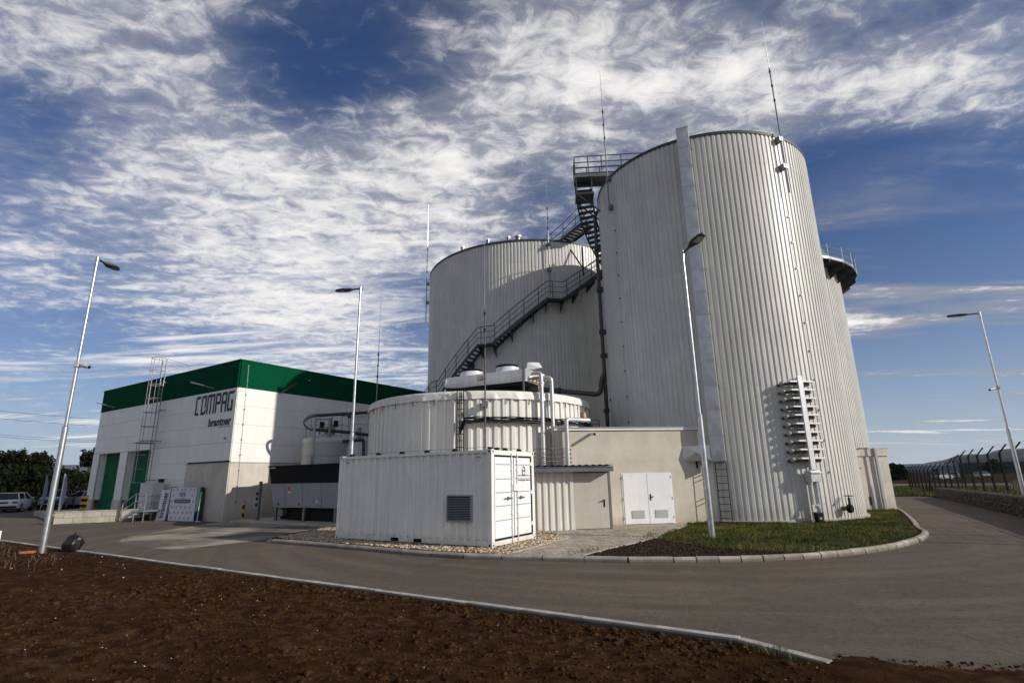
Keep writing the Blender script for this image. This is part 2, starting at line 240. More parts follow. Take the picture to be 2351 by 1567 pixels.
# ------------------------------------------------------------------ helpers
class MB:
    def __init__(s): s.v = []; s.f = []
    def add(s, v, f):
        n = len(s.v); s.v += [tuple(p) for p in v]; s.f += [tuple(i+n for i in q) for q in f]; return s
    def box(s, x0, y0, z0, x1, y1, z1):
        if x1 < x0: x0, x1 = x1, x0
        if y1 < y0: y0, y1 = y1, y0
        if z1 < z0: z0, z1 = z1, z0
        return s.add([(x0,y0,z0),(x1,y0,z0),(x1,y1,z0),(x0,y1,z0),(x0,y0,z1),(x1,y0,z1),(x1,y1,z1),(x0,y1,z1)],
                     [(3,2,1,0),(4,5,6,7),(0,1,5,4),(1,2,6,5),(2,3,7,6),(3,0,4,7)])
    def bar(s, p0, p1, w, h=None, up=(0,0,1)):
        h = w if h is None else h
        p0, p1 = Vector(p0), Vector(p1); d = (p1-p0).normalized(); u = Vector(up)
        if abs(d.dot(u)) > 0.98: u = Vector((0,1,0))
        a = d.cross(u).normalized()*w/2; b = a.cross(d).normalized()*h/2
        v = [p0-a-b, p0+a-b, p0+a+b, p0-a+b, p1-a-b, p1+a-b, p1+a+b, p1-a+b]
        return s.add(v, [(3,2,1,0),(4,5,6,7),(0,1,5,4),(1,2,6,5),(2,3,7,6),(3,0,4,7)])
    def cyl(s, p0, p1, r0, r1=None, n=10, caps=True):
        r1 = r0 if r1 is None else r1
        p0, p1 = Vector(p0), Vector(p1); d = (p1-p0).normalized(); u = Vector((0,0,1)) if abs(d.z) < 0.95 else Vector((0,1,0))
        a = d.cross(u).normalized(); b = d.cross(a)
        v = []
        for p, r in ((p0, r0), (p1, r1)):
            for i in range(n):
                t = 2*math.pi*i/n; v.append(p+(a*math.cos(t)+b*math.sin(t))*r)
        f = [(i, (i+1) % n, n+(i+1) % n, n+i) for i in range(n)]
        if caps: f += [tuple(range(n-1, -1, -1)), tuple(range(n, 2*n))]
        return s.add(v, f)
    def tube(s, pts, r, n=8, caps=True):
        pts = [Vector(p) for p in pts]; v = []; prev = None
        for i, p in enumerate(pts):
            d = (pts[min(i+1, len(pts)-1)]-pts[max(i-1, 0)]).normalized()
            if prev is None:
                u = Vector((0,0,1)) if abs(d.z) < 0.9 else Vector((1,0,0)); a = d.cross(u).normalized()
            else:
                a = (prev-d*prev.dot(d)).normalized()
            prev = a; b = d.cross(a)
            for k in range(n):
                t = 2*math.pi*k/n; v.append(p+(a*math.cos(t)+b*math.sin(t))*r)
        f = []
        for i in range(len(pts)-1):
            for k in range(n):
                f.append((i*n+k, i*n+(k+1) % n, (i+1)*n+(k+1) % n, (i+1)*n+k))
        if caps: f += [tuple(range(n-1, -1, -1)), tuple(range((len(pts)-1)*n, len(pts)*n))]
        return s.add(v, f)
    def prism(s, poly, z0, z1):
        n = len(poly); v = [(x, y, z0) for x, y in poly]+[(x, y, z1) for x, y in poly]
        f = [(i, (i+1) % n, n+(i+1) % n, n+i) for i in range(n)]+[tuple(range(n-1, -1, -1)), tuple(range(n, 2*n))]
        return s.add(v, f)
    def slab(s, poly3, off):
        n = len(poly3); o = Vector(off); v = [Vector(p) for p in poly3]; v += [p+o for p in v]
        f = [(i, (i+1) % n, n+(i+1) % n, n+i) for i in range(n)]+[tuple(range(n-1, -1, -1)), tuple(range(n, 2*n))]
        return s.add(v, f)
    def lathe(s, prof, n=24, a0=0.0, a1=2*math.pi, c=(0,0,0)):
        full = abs(a1-a0-2*math.pi) < 1e-6; m = n if full else n+1; k = len(prof); v = []
        for i in range(m):
            t = a0+(a1-a0)*i/n
            for r, z in prof: v.append((c[0]+r*math.cos(t), c[1]+r*math.sin(t), c[2]+z))
        f = []
        for i in range(n):
            j = (i+1) % m
            for q in range(k-1): f.append((i*k+q, j*k+q, j*k+q+1, i*k+q+1))
        return s.add(v, f)
    def ball(s, c, r, n=10, m=6, sc=(1,1,1)):
        prof = [(max(1e-4, r*math.sin(math.pi*j/m)), -r*math.cos(math.pi*j/m)) for j in range(m+1)]
        n0 = len(s.v); s.lathe(prof, n)
        for i in range(n0, len(s.v)):
            x, y, z = s.v[i]; s.v[i] = (c[0]+x*sc[0], c[1]+y*sc[1], c[2]+z*sc[2])
        return s
    def mesh(s, name):
        me = bpy.data.meshes.new(name); me.from_pydata(s.v, [], s.f); me.update(); return me
    def build(s, name, m, parent=None, loc=(0,0,0), rz=0.0, smooth=False, bevel=0.0):
        return obj(name, s.mesh(name), m, parent, loc, rz, smooth, bevel)
def obj(name, me, m, parent=None, loc=(0,0,0), rz=0.0, smooth=False, bevel=0.0):
    o = bpy.data.objects.new(name, me); COL.objects.link(o)
    if m is not None and not me.materials: me.materials.append(M[m] if isinstance(m, str) else m)
    o.parent = parent; o.location = loc; o.rotation_euler = (0, 0, rz)
    if smooth:
        me.polygons.foreach_set('use_smooth', [True]*len(me.polygons))
        try: me.set_sharp_from_angle(angle=R(40))
        except Exception: pass
    if bevel:
        b = o.modifiers.new('edge', 'BEVEL'); b.width = bevel; b.segments = 2; b.limit_method = 'ANGLE'
    return o
def tag(o, label, cat, group=None):
    o['label'] = label; o['category'] = cat
    if group: o['group'] = group
    return o
def thing(name, label, cat, loc=(0,0,0), rz=0.0, group=None):
    o = bpy.data.objects.new(name, None); COL.objects.link(o); o.location = loc; o.rotation_euler = (0, 0, rz); o.empty_display_size = 0.2
    return tag(o, label, cat, group)
def struct(o): o['kind'] = 'structure'; return o
def stuff(o, label=None, cat=None):
    o['kind'] = 'stuff'
    if label: o['label'] = label; o['category'] = cat
    return o
def dup(o, parent, loc=None, rz=None, name=None):
    c = o.copy(); COL.objects.link(c); c.parent = parent
    if loc is not None: c.location = loc
    if rz is not None: c.rotation_euler = (0, 0, rz)
    return c
def arc(p0, p1, p2, n=6):
    p0, p1, p2 = Vector(p0), Vector(p1), Vector(p2)
    return [p0*(1-t)**2+p1*2*t*(1-t)+p2*t*t for t in [i/n for i in range(n+1)]]
def bend(pts, rad, n=5):
    """polyline with rounded corners"""
    P = [Vector(p) for p in pts]; out = [P[0]]
    for i in range(1, len(P)-1):
        a = (P[i-1]-P[i]); b = (P[i+1]-P[i]); ra = min(rad, a.length*.49, b.length*.49)
        out += arc(P[i]+a.normalized()*ra, P[i], P[i]+b.normalized()*ra, n)
    return out+[P[-1]]
def frame(rz): return (math.cos(rz), math.sin(rz)), (-math.sin(rz), math.cos(rz))
def toworld(o, rz, x, y): return (o[0]+x*math.cos(rz)-y*math.sin(rz), o[1]+x*math.sin(rz)+y*math.cos(rz))
def pip(poly):
    P = np.array(poly)
    def f(x, y):
        inside = np.zeros(np.shape(x), bool); j = len(P)-1
        for i in range(len(P)):
            xi, yi = P[i]; xj, yj = P[j]
            c = ((yi > y) != (yj > y)) & (x < (xj-xi)*(y-yi)/(yj-yi+1e-12)+xi); inside ^= c; j = i
        return inside
    return f
def scatter(poly, n, holes=()):
    P = np.array(poly); f = pip(poly); lo, hi = P.min(0), P.max(0); out = np.zeros((0, 2))
    while len(out) < n:
        q = rng.uniform(lo, hi, (n*2, 2)); k = f(q[:, 0], q[:, 1])
        for h in holes: k &= ~pip(h)(q[:, 0], q[:, 1])
        if k.sum() == 0: break
        out = np.vstack([out, q[k]])
    return out[:n]
def npmesh(name, V, F):
    me = bpy.data.meshes.new(name); V = np.asarray(V, np.float32); F = np.asarray(F, np.int32); k = F.shape[1]
    me.vertices.add(len(V)); me.vertices.foreach_set('co', V.ravel())
    me.loops.add(F.size); me.loops.foreach_set('vertex_index', F.ravel())
    me.polygons.add(len(F)); me.polygons.foreach_set('loop_start', np.arange(0, F.size, k, dtype=np.int32)); me.polygons.foreach_set('loop_total', np.full(len(F), k, np.int32))
    me.update(calc_edges=True); me.validate(); return me
_t = (1+5**.5)/2
ICO_V = np.array([(-1,_t,0),(1,_t,0),(-1,-_t,0),(1,-_t,0),(0,-1,_t),(0,1,_t),(0,-1,-_t),(0,1,-_t),(_t,0,-1),(_t,0,1),(-_t,0,-1),(-_t,0,1)])/math.sqrt(1+_t*_t)
ICO_F = np.array([(0,11,5),(0,5,1),(0,1,7),(0,7,10),(0,10,11),(1,5,9),(5,11,4),(11,10,2),(10,7,6),(7,1,8),(3,9,4),(3,4,2),(3,2,6),(3,6,8),(3,8,9),(4,9,5),(2,4,11),(6,2,10),(8,6,7),(9,8,1)])
def stones(name, xy, z, size, m, parent=None, flat=0.65, jit=0.35, sink=0.3):
    n = len(xy); z = np.broadcast_to(z, n); size = np.broadcast_to(size, n)
    J = 1+rng.uniform(-jit, jit, (n, 12, 1)); sc = rng.uniform(0.7, 1.3, (n, 1, 3)); sc[:, :, 2] *= flat
    V = ICO_V[None]*J*sc*size[:, None, None]
    a = rng.uniform(0, 6.28, n); c, s = np.cos(a)[:, None], np.sin(a)[:, None]
    X = V[:, :, 0]*c-V[:, :, 1]*s; Y = V[:, :, 0]*s+V[:, :, 1]*c; Z = V[:, :, 2]
    X += xy[:, :1]; Y += xy[:, 1:2]; Z += (z+size*flat*(1-2*sink)*0.5)[:, None]
    F = (ICO_F[None]+(np.arange(n)*12)[:, None, None]).reshape(-1, 3)
    o = obj(name, npmesh(name, np.stack([X, Y, Z], -1).reshape(-1, 3), F), m, parent); stuff(o); return o
def blades(name, xy, z, h, w, m, lean=0.5, parent=None):
    n = len(xy); z = np.broadcast_to(z, n); a = rng.uniform(0, 6.28, n); H = h*rng.uniform(0.5, 1.25, n); W = w*rng.uniform(0.6, 1.3, n)
    la = rng.uniform(0, 6.28, n); ll = H*rng.uniform(0, lean, n); dx, dy = np.cos(a)*W, np.sin(a)*W
    base = np.stack([xy[:, 0], xy[:, 1], z], -1); o = np.stack([dx, dy, np.zeros(n)], -1)
    midp = base+np.stack([np.cos(la)*ll*.35, np.sin(la)*ll*.35, H*.6], -1); tip = base+np.stack([np.cos(la)*ll, np.sin(la)*ll, H], -1)
    V = np.stack([base-o, base+o, midp+o*.7, midp-o*.7, tip], 1).reshape(-1, 3); k = np.arange(n)[:, None]*5
    F = np.concatenate([k+np.array([0, 1, 2]), k+np.array([0, 2, 3]), k+np.array([3, 2, 4])])
    ob = obj(name, npmesh(name, V, F), m, parent); stuff(ob); return ob
def text_mesh(body, size, extrude=0.004, offset=0.0, align='LEFT', font_shear=0.0, spacing=1.0):
    c = bpy.data.curves.new('lettering', 'FONT'); c.body = body; c.size = size; c.extrude = extrude; c.offset = offset; c.align_x = align; c.shear = font_shear; c.space_character = spacing; c.resolution_u = 3
    o = bpy.data.objects.new('lettering', c); COL.objects.link(o)
    bpy.context.view_layer.update(); dg = bpy.context.evaluated_depsgraph_get()
    me = bpy.data.meshes.new_from_object(o.evaluated_get(dg)); bpy.data.objects.remove(o); return me
def put_text(body, width, z_height, parent, origin, right, up, m, name='lettering', offset=0.0, shear=0.0):
    """flat lettering, fitted to width x height, in the plane (right, up) at origin (lower-left), local to parent"""
    me = text_mesh(body, 1.0, 0.003, offset, font_shear=shear); co = np.zeros(len(me.vertices)*3); me.vertices.foreach_get('co', co); co = co.reshape(-1, 3)
    lo, hi = co.min(0), co.max(0); r, u = Vector(right).normalized(), Vector(up).normalized(); nrm = r.cross(u)
    sx, sy = width/(hi[0]-lo[0]), z_height/(hi[1]-lo[1])
    q = [Vector(origin)+r*((p[0]-lo[0])*sx)+u*((p[1]-lo[1])*sy)+nrm*(p[2]) for p in co]
    me.vertices.foreach_set('co', np.array(q).ravel()); me.update(); me.materials.clear()
    return obj(name, me, m, parent)
# ------------------------------------------------------------------ site layout
def catmull(P, step=0.05):
    P = [np.array(p, float) for p in P]; P = [2*P[0]-P[1]]+P+[2*P[-1]-P[-2]]; out = []
    for i in range(1, len(P)-2):
        n = max(2, int(np.linalg.norm(P[i+1]-P[i])/step))
        for k in range(n):
            t = k/n; a, b, c, d = P[i-1:i+3]
            out.append(0.5*((2*b)+(-a+c)*t+(2*a-5*b+4*c-d)*t*t+(-a+3*b-3*c+d)*t**3))
    out.append(P[-2]); return np.array(out)
KERB = [(-8.35,19.35),(-8.25,18.78),(-7.7,18.3),(-5.2,16.65),(-2.06,14.52),(-0.6,13.88),(0.78,13.50),(3.11,12.90),(6.08,12.93),(8.69,13.9),(10.96,15.54),(12.6,17.3),(13.35,18.6),(15.38,21.7),(17.6,25.2),(19.88,29.0)]
kc = catmull(KERB)
def offset_curve(c, d):
    t = np.gradient(c, axis=0); t /= np.linalg.norm(t, axis=1)[:, None]; return c+np.stack([-t[:, 1], t[:, 0]], 1)*d
E0 = np.array((2.62, 6.94)); ED = np.array((0.8446, -0.5354)); EN = np.array((-0.5354, -0.8446))   # edging line, its direction, its camera side
EDGE = [tuple(E0-ED*60), tuple(E0-ED*0.6), tuple(E0), (2.84, 6.62), (3.15, 6.15)]
WALLP = np.array((20.5, 22.57)); WD = np.array((0.494, 0.8695)); WN = np.array((0.8695, -0.494))    # gabion wall foot line
# ------------------------------------------------------------------ ground, road
def flat(name, poly, z, m, grid=None): return struct(obj(name, MB().add([(x, y, z) for x, y in poly], [tuple(range(len(poly)))]).mesh(name), m))
# terrain: one sheet to the horizon, rising gently far away
def terrain():
    rad = [0, 15, 30, 45, 60, 80, 110, 150, 220, 320, 500, 800, 1300, 2200, 4000, 8000]; na = 96; V = [(0, 20, -0.30)]; F = []
    for r in rad[1:]:
        for k in range(na):
            a = 2*math.pi*k/na; x, y = r*math.cos(a), 20+r*math.sin(a)
            z = -0.30+max(0, (r-150))*0.0105*(1 if r < 900 else 900/r)
            V.append((x, y, z))
    for k in range(na): F.append((0, 1+k, 1+(k+1) % na))
    for i in range(len(rad)-2):
        for k in range(na):
            a = 1+i*na+k; b = 1+i*na+(k+1) % na; F.append((a, a+na, b+na, b))
    me = bpy.data.meshes.new('terrain'); me.from_pydata(V, [], F); me.update()
    return struct(obj('terrain', me, 'field'))
terrain()
ROAD = [EDGE[0]]+EDGE[1:]+[(3.9, 5.55), (6.0, 4.2), (14, -6.0), (24, -8), tuple(WALLP-WD*14-WN*0), tuple(WALLP+WD*21.5), (31.2, 42.6), (24.0, 46.8), (10, 62), (-40, 85), (-75, 75)]
road = flat('road', ROAD, 0.0, 'asphalt')
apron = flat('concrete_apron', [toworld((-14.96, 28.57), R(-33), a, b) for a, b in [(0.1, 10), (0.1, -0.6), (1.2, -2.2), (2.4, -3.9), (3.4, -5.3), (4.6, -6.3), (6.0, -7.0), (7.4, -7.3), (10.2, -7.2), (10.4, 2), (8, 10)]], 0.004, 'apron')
pad = struct(MB().prism([toworld((-12.6, 27.75), R(-31), a, b) for a, b in [(-1.9, -0.55), (6.0, -0.55), (6.0, 5.5), (-1.9, 5.5)]], 0.0, 0.09).build('equipment_pad', 'conc', bevel=0.01))
pad['kind'] = 'structure'
# island
inner = offset_curve(kc, 0.10)
back = [(17, 33), (8, 36), (-3, 31), (-7.6, 23.2), (-8.35, 20.6)]
island_poly = [tuple(p) for p in inner[::6]]+back
island = struct(MB().prism(island_poly, -0.1, 0.10).build('island_ground', 'soil'))
GRAVEL = [(-8.1, 19.2), (-7.6, 18.55), (-5.1, 16.9), (-1.95, 14.75), (-0.55, 14.1), (-0.15, 13.95), (1.7, 17.4), (0.86, 19.75), (-4, 23.0), (-7.6, 22.5)]
PAVE = [(-0.13, 13.93), (0.8, 13.66), (1.55, 13.4), (4.06, 16.61), (5.0, 18.4), (6.3, 20.6), (6.7, 21.72), (3.5, 21.25), (1.63, 21.0), (0.88, 19.75), (1.72, 17.4)]
MULCH = [(1.6, 13.42), (3.1, 13.07), (5.9, 13.10), (6.6, 13.3), (5.9, 13.75), (4.95, 14.5), (4.45, 15.6), (4.1, 16.6)]
LAWN = [(4.1, 16.6), (4.45, 15.6), (4.95, 14.5), (5.9, 13.75), (6.6, 13.3), (7.6, 13.5), (8.6, 14.0), (10.85, 15.65), (12.45, 17.4), (13.2, 18.7), (15.2, 21.8), (17.4, 25.3), (18.6, 27.3), (15.0, 29.5), (10, 24), (6.7, 21.8), (6.3, 20.6), (5.0, 18.4)]
flat('gravel_bed', GRAVEL, 0.106, 'gravelbed'); paving = flat('paving', PAVE, 0.106, 'joint'); flat('mulch_bed', MULCH, 0.108, 'mulch'); flat('lawn', LAWN, 0.110, 'grassbase')
CO, CRZ = (-0.626, 15.015), R(-30.8)
chole = [toworld(CO, CRZ, a, b) for a, b in [(-6.0, .06), (-.06, .06), (-.06, 2.38), (-6.0, 2.38)]]
g = stones('gravel', scatter(GRAVEL, 11000, [chole]), 0.106, rng.uniform(0.02, 0.05, 11000), 'gravel'); stuff(g, 'loose brown and cream gravel round the white container', 'gravel')
# pavers, laid in running bond
def pavers():
    a = R(8+38); f = pip(PAVE); mb = MB(); c, s = math.cos(a), math.sin(a); n = 0
    for i in range(-60, 120):
        for j in range(-40, 60):
            u = i*0.104; v = j*0.208+(0.104 if i % 2 else 0); x, y = 2+u*c-v*s, 17+u*s+v*c
            if f(np.array([x]), np.array([y]))[0]:
                h = 0.111+random.uniform(-0.003, 0.004); du, dv = 0.0455, 0.0975
                q = [(-du, -dv), (du, -dv), (du, dv), (-du, dv)]; tl = [h+random.uniform(-.002, .002) for _ in q]
                top = [(x+p*c-w*s, y+p*s+w*c, tl[k]) for k, (p, w) in enumerate(q)]; bot = [(x+p*c-w*s, y+p*s+w*c, 0.1065) for p, w in q]
                mb.add(bot+top, [(4,5,6,7),(0,1,5,4),(1,2,6,5),(2,3,7,6),(3,0,4,7)])
    return stuff(mb.build('paver', 'paver', paving))
pavers()
# pale edging strips round the paving
def strip(name, pts, w, z0, z1, m, parent=None):
    mb = MB(); P = [Vector((*p, (z0+z1)/2)) for p in pts]
    for a, b in zip(P[:-1], P[1:]): mb.bar(a, b, w, z1-z0)
    return mb.build(name, m, parent)
ed = strip('paving_edge', [(1.58, 13.45), (2.8, 15.05), (4.08, 16.61), (5.0, 18.4), (6.3, 20.6)], 0.05, 0.02, 0.125, 'conc'); ed.parent = paving
ed = strip('paving_edge', [(-0.14, 14.0), (0.85, 15.8), (1.71, 17.4), (0.87, 19.7)], 0.05, 0.02, 0.128, 'conc'); ed.parent = paving
# kerb stones
kerb = struct(bpy.data.objects.new('kerb', None)); COL.objects.link(kerb)
def kerb_mesh(L):
    w, h = 0.075, 0.122; prof = [(-w, -0.1), (w, -0.1), (w, h-0.006), (w-0.006, h), (-w+0.05, h), (-w, h-0.045)]
    mb = MB(); mb.slab([(-L/2, p, z) for p, z in prof], (L, 0, 0)); return mb.mesh('kerb_stone')
KL = {0.985: kerb_mesh(0.975), 0.488: kerb_mesh(0.476)}
s_ = np.r_[0, np.cumsum(np.linalg.norm(np.diff(kc, axis=0), axis=1))]; pos = 0.0
while pos < s_[-1]-0.3:
    x = np.interp(pos, s_, kc[:, 0]); curved = (pos < 1.6) or (8.5 < pos and x < 13.6 and x > 3.5)
    L = 0.5 if curved else 1.0
    a, b = [np.array([np.interp(q, s_, kc[:, 0]), np.interp(q, s_, kc[:, 1])]) for q in (pos, pos+L)]; mpt, d = (a+b)/2, b-a
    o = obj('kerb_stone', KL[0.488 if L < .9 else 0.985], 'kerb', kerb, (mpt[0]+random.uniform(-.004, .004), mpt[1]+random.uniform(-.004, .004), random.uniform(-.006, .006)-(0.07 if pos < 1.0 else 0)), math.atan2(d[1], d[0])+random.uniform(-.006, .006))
    pos += L
# foreground edging: 1 m concrete strips
edging = struct(bpy.data.objects.new('road_edging', None)); COL.objects.link(edging)
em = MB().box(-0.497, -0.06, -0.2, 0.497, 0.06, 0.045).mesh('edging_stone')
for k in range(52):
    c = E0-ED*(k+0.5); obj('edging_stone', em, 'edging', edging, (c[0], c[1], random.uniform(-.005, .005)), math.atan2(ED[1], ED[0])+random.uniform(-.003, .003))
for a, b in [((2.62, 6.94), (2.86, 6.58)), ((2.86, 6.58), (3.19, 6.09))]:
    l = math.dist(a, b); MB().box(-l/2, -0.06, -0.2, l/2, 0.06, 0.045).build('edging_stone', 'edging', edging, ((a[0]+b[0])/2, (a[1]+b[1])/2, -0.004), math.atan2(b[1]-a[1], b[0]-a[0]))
# ------------------------------------------------------------------ foreground soil
def soil_h(x, y):
    d = (x-E0[0])*EN[0]+(y-E0[1])*EN[1]                    # metres to the camera side of the edging
    s = -((x-E0[0])*ED[0]+(y-E0[1])*ED[1])                 # metres back along it
    h = noise.noise(Vector((x*.45, y*.45, 3)))*0.07-0.05*math.exp(-((d-2.1)/.22)**2)-0.05*math.exp(-((d-3.9)/.22)**2)*(.6+noise.noise(Vector((x*.8, y*.8, 6))))+noise.noise(Vector((x*1.7, y*1.7, 1)))*0.030+abs(noise.noise(Vector((x*4.1, y*4.1, 7))))*0.035+noise.noise(Vector((x*9, y*9, 2)))*0.016+noise.noise(Vector((x*19, y*19, 5)))*0.009
    base = 0.012 if s > 9 else -0.012+0.024*max(0, s)/9
    return base+h*min(1, max(0.25, d*1.2))-0.012*max(0, 1-d*4)+0.05*min(1, max(0, d-1)/3)
SOILP = [tuple(E0-ED*48+EN*0.062), tuple(E0-ED*0.02+EN*0.062), (2.79, 6.54), (3.12, 6.06), (3.42, 6.30), (3.72, 6.22), (4.0, 6.02), (4.5, 5.88), (5.2, 5.78), (6.3, 5.4), (7.5, 4.4), (6.5, 1.0), (-6, 1.0), (-44, 22)]
def soil():
    fine, V, F, idx = pip(SOILP), [], [], {}
    st = 0.065; U = np.arange(-0.2, 34, st); W = np.arange(-5.5, 10.5, st)
    ux = E0[0]-ED[0]*(U[:, None]-5)+EN[0]*W[None, :]; uy = E0[1]-ED[1]*(U[:, None]-5)+EN[1]*W[None, :]
    ins = fine(ux, uy)
    for i in range(len(U)):
        for j in range(len(W)):
            if ins[i, j]:
                idx[(i, j)] = len(V); x, y = float(ux[i, j]), float(uy[i, j]); h = soil_h(x, y)
                if x > 3.0 and ((x-E0[0])*ED[0]+(y-E0[1])*ED[1]) > 0.5: h = max(h, -0.02)*0.6+0.03+0.03*noise.noise(Vector((x*2.2, y*2.2, 9)))
                V.append((x, y, h))
    for (i, j), a in idx.items():
        b, c, d = idx.get((i+1, j)), idx.get((i+1, j+1)), idx.get((i, j+1))
        if None not in (b, c, d): F.append((a, d, c, b))
    o = obj('earth_bed', npmesh('earth_bed', V, F), 'soil', smooth=True); struct(o); return o
soil()
def sh(P, add=0.0): return np.array([soil_h(float(x), float(y))+add for x, y in P])
near = [(-7.5, 12.5), (2.55, 6.9), (3.1, 6.0), (5.0, 5.2), (6.5, 4.2), (5, 2.5), (-5, 2.5), (-9, 6)]
far_ = [(-22, 22.2), (-7.6, 13.2), (-9, 6), (-20, 12)]
q = scatter(near, 26000); sz = 0.006+0.026*rng.random(26000)**4
c = stones('soil_clods', q, sh(q), sz, 'clod', flat=0.62, jit=.55, sink=.55); stuff(c, 'crumbly dark brown clods of turned earth beside the road', 'soil')
q = scatter(far_, 5000); c = stones('soil_clods', q, sh(q), 0.010+0.026*rng.random(5000)**3, 'clod', flat=0.65, jit=.5, sink=.5); stuff(c, 'small dark earth crumbs round the lamp post foot', 'soil')
def lumps(name, P, size, m):
    V = []; F = []
    for (x, y), r in zip(P, size):
        k = len(V); sd = random.uniform(0, 99); sx, sy, sz = random.uniform(.7, 1.4), random.uniform(.7, 1.3), random.uniform(.45, .8); z = soil_h(float(x), float(y)); nn, mm = 9, 6
        for j in range(mm+1):
            for i in range(nn):
                ph, a = math.pi*j/mm, 2*math.pi*i/nn; d = Vector((math.sin(ph)*math.cos(a), math.sin(ph)*math.sin(a), math.cos(ph))); q = r*(1+.55*noise.noise(d*1.3+Vector((sd, 0, 0)))+.30*noise.noise(d*3.5+Vector((0, sd, 0)))); V.append((x+d.x*q*sx, y+d.y*q*sy, z+d.z*q*sz+r*.12))
        for j in range(mm):
            for i in range(nn): F.append((k+j*nn+i, k+(j+1)*nn+i, k+(j+1)*nn+(i+1) % nn, k+j*nn+(i+1) % nn))
    return obj(name, npmesh(name, V, F), m)
cen = scatter(near, 46); P = np.vstack([c+rng.normal(0, .38, (22, 2)) for c in cen]); P = P[pip(near)(P[:, 0], P[:, 1])]
c = lumps('soil_lumps', P, 0.014+0.045*rng.random(len(P))**2.4, 'clod'); stuff(c, 'coarse irregular earth lumps lying in loose clusters on the soil', 'soil')
edgeline = np.array([E0-ED*t+EN*d for t, d in zip(rng.uniform(-0.2, 11, 1300), 0.09+np.abs(rng.normal(0, .35, 1300)))])
c = stones('soil_clods', edgeline, sh(edgeline), 0.010+0.042*rng.random(1300)**3.2, 'clod', flat=0.66, jit=.55, sink=.5); stuff(c, 'larger earth lumps heaped against the concrete road edging', 'soil')
q = scatter(near+[], 190); c = stones('pebbles', q, sh(q, 0.008), 0.004+0.009*rng.random(190)**2.5, 'pebble', flat=0.7); stuff(c, 'pale pebbles scattered over the dark soil', 'pebbles')
q = scatter(far_, 90); c = stones('pebbles', q, sh(q, 0.015), 0.010+0.012*rng.random(90)**2, 'pebble', flat=0.7); stuff(c, 'pale pebbles scattered on soil further along the edging', 'pebbles')
q = scatter(MULCH, 2600); c = stones('mulch', q, 0.108, 0.012+0.03*rng.random(2600)**2.5, 'mulch', flat=0.7); stuff(c, 'dark crumbly soil between paving and lawn', 'soil')
q = scatter([(3.2, 6.25), (3.5, 6.42), (4.0, 6.18), (5.3, 5.95), (6.6, 5.4), (6.2, 4.6), (3.3, 5.6)], 1500); c = stones('soil_spill', q, 0.012, 0.004+0.016*rng.random(1500)**3, 'clod', flat=0.6, jit=.5, sink=.5); stuff(c, 'earth crumbs spilled over the asphalt past the edging end', 'soil')
# straw and dry stalks
q = scatter([(-21, 21), (-12.5, 15.8), (-11, 13.2), (-18, 14)], 420); b = blades('dry_grass', q, sh(q), 0.22, 0.006, 'straw', lean=2.2); stuff(b, 'dry straw-coloured stalks lying on soil near the bag', 'dry grass')
# lawn blades
tank1c = (10.35, 26.5)
q = scatter(LAWN, 62000); q = q[np.hypot(q[:, 0]-tank1c[0], q[:, 1]-tank1c[1]) > 5.42]
q = q[np.array([noise.noise(Vector((x*.9, y*.9, 4)))+.6*noise.noise(Vector((x*3, y*3, 8))) > -.28 for x, y in q])]
b = blades('grass', q, 0.11, 0.075, 0.006, 'grass', lean=0.9); stuff(b, 'short patchy lawn at the foot of the tallest tank', 'grass')
q = scatter([(2.75, 6.75), (2.95, 6.5), (2.9, 6.2), (2.55, 6.6)], 120); b = blades('weeds', q, sh(q), 0.10, 0.004, 'weed', lean=1.2); stuff(b, 'tuft of thin weeds at the end of the edging', 'weeds')
q = np.vstack([scatter([(1.2, 13.6), (1.7, 13.5), (2.3, 14.6), (1.8, 14.5)], 90), scatter([(3.6, 16.3), (4.1, 16.7), (4.6, 17.8), (4.2, 17.9)], 70)]); b = blades('weeds', q, 0.11, 0.12, 0.006, 'weed', lean=1.2); stuff(b, 'sparse weeds along the paving edge', 'weeds')
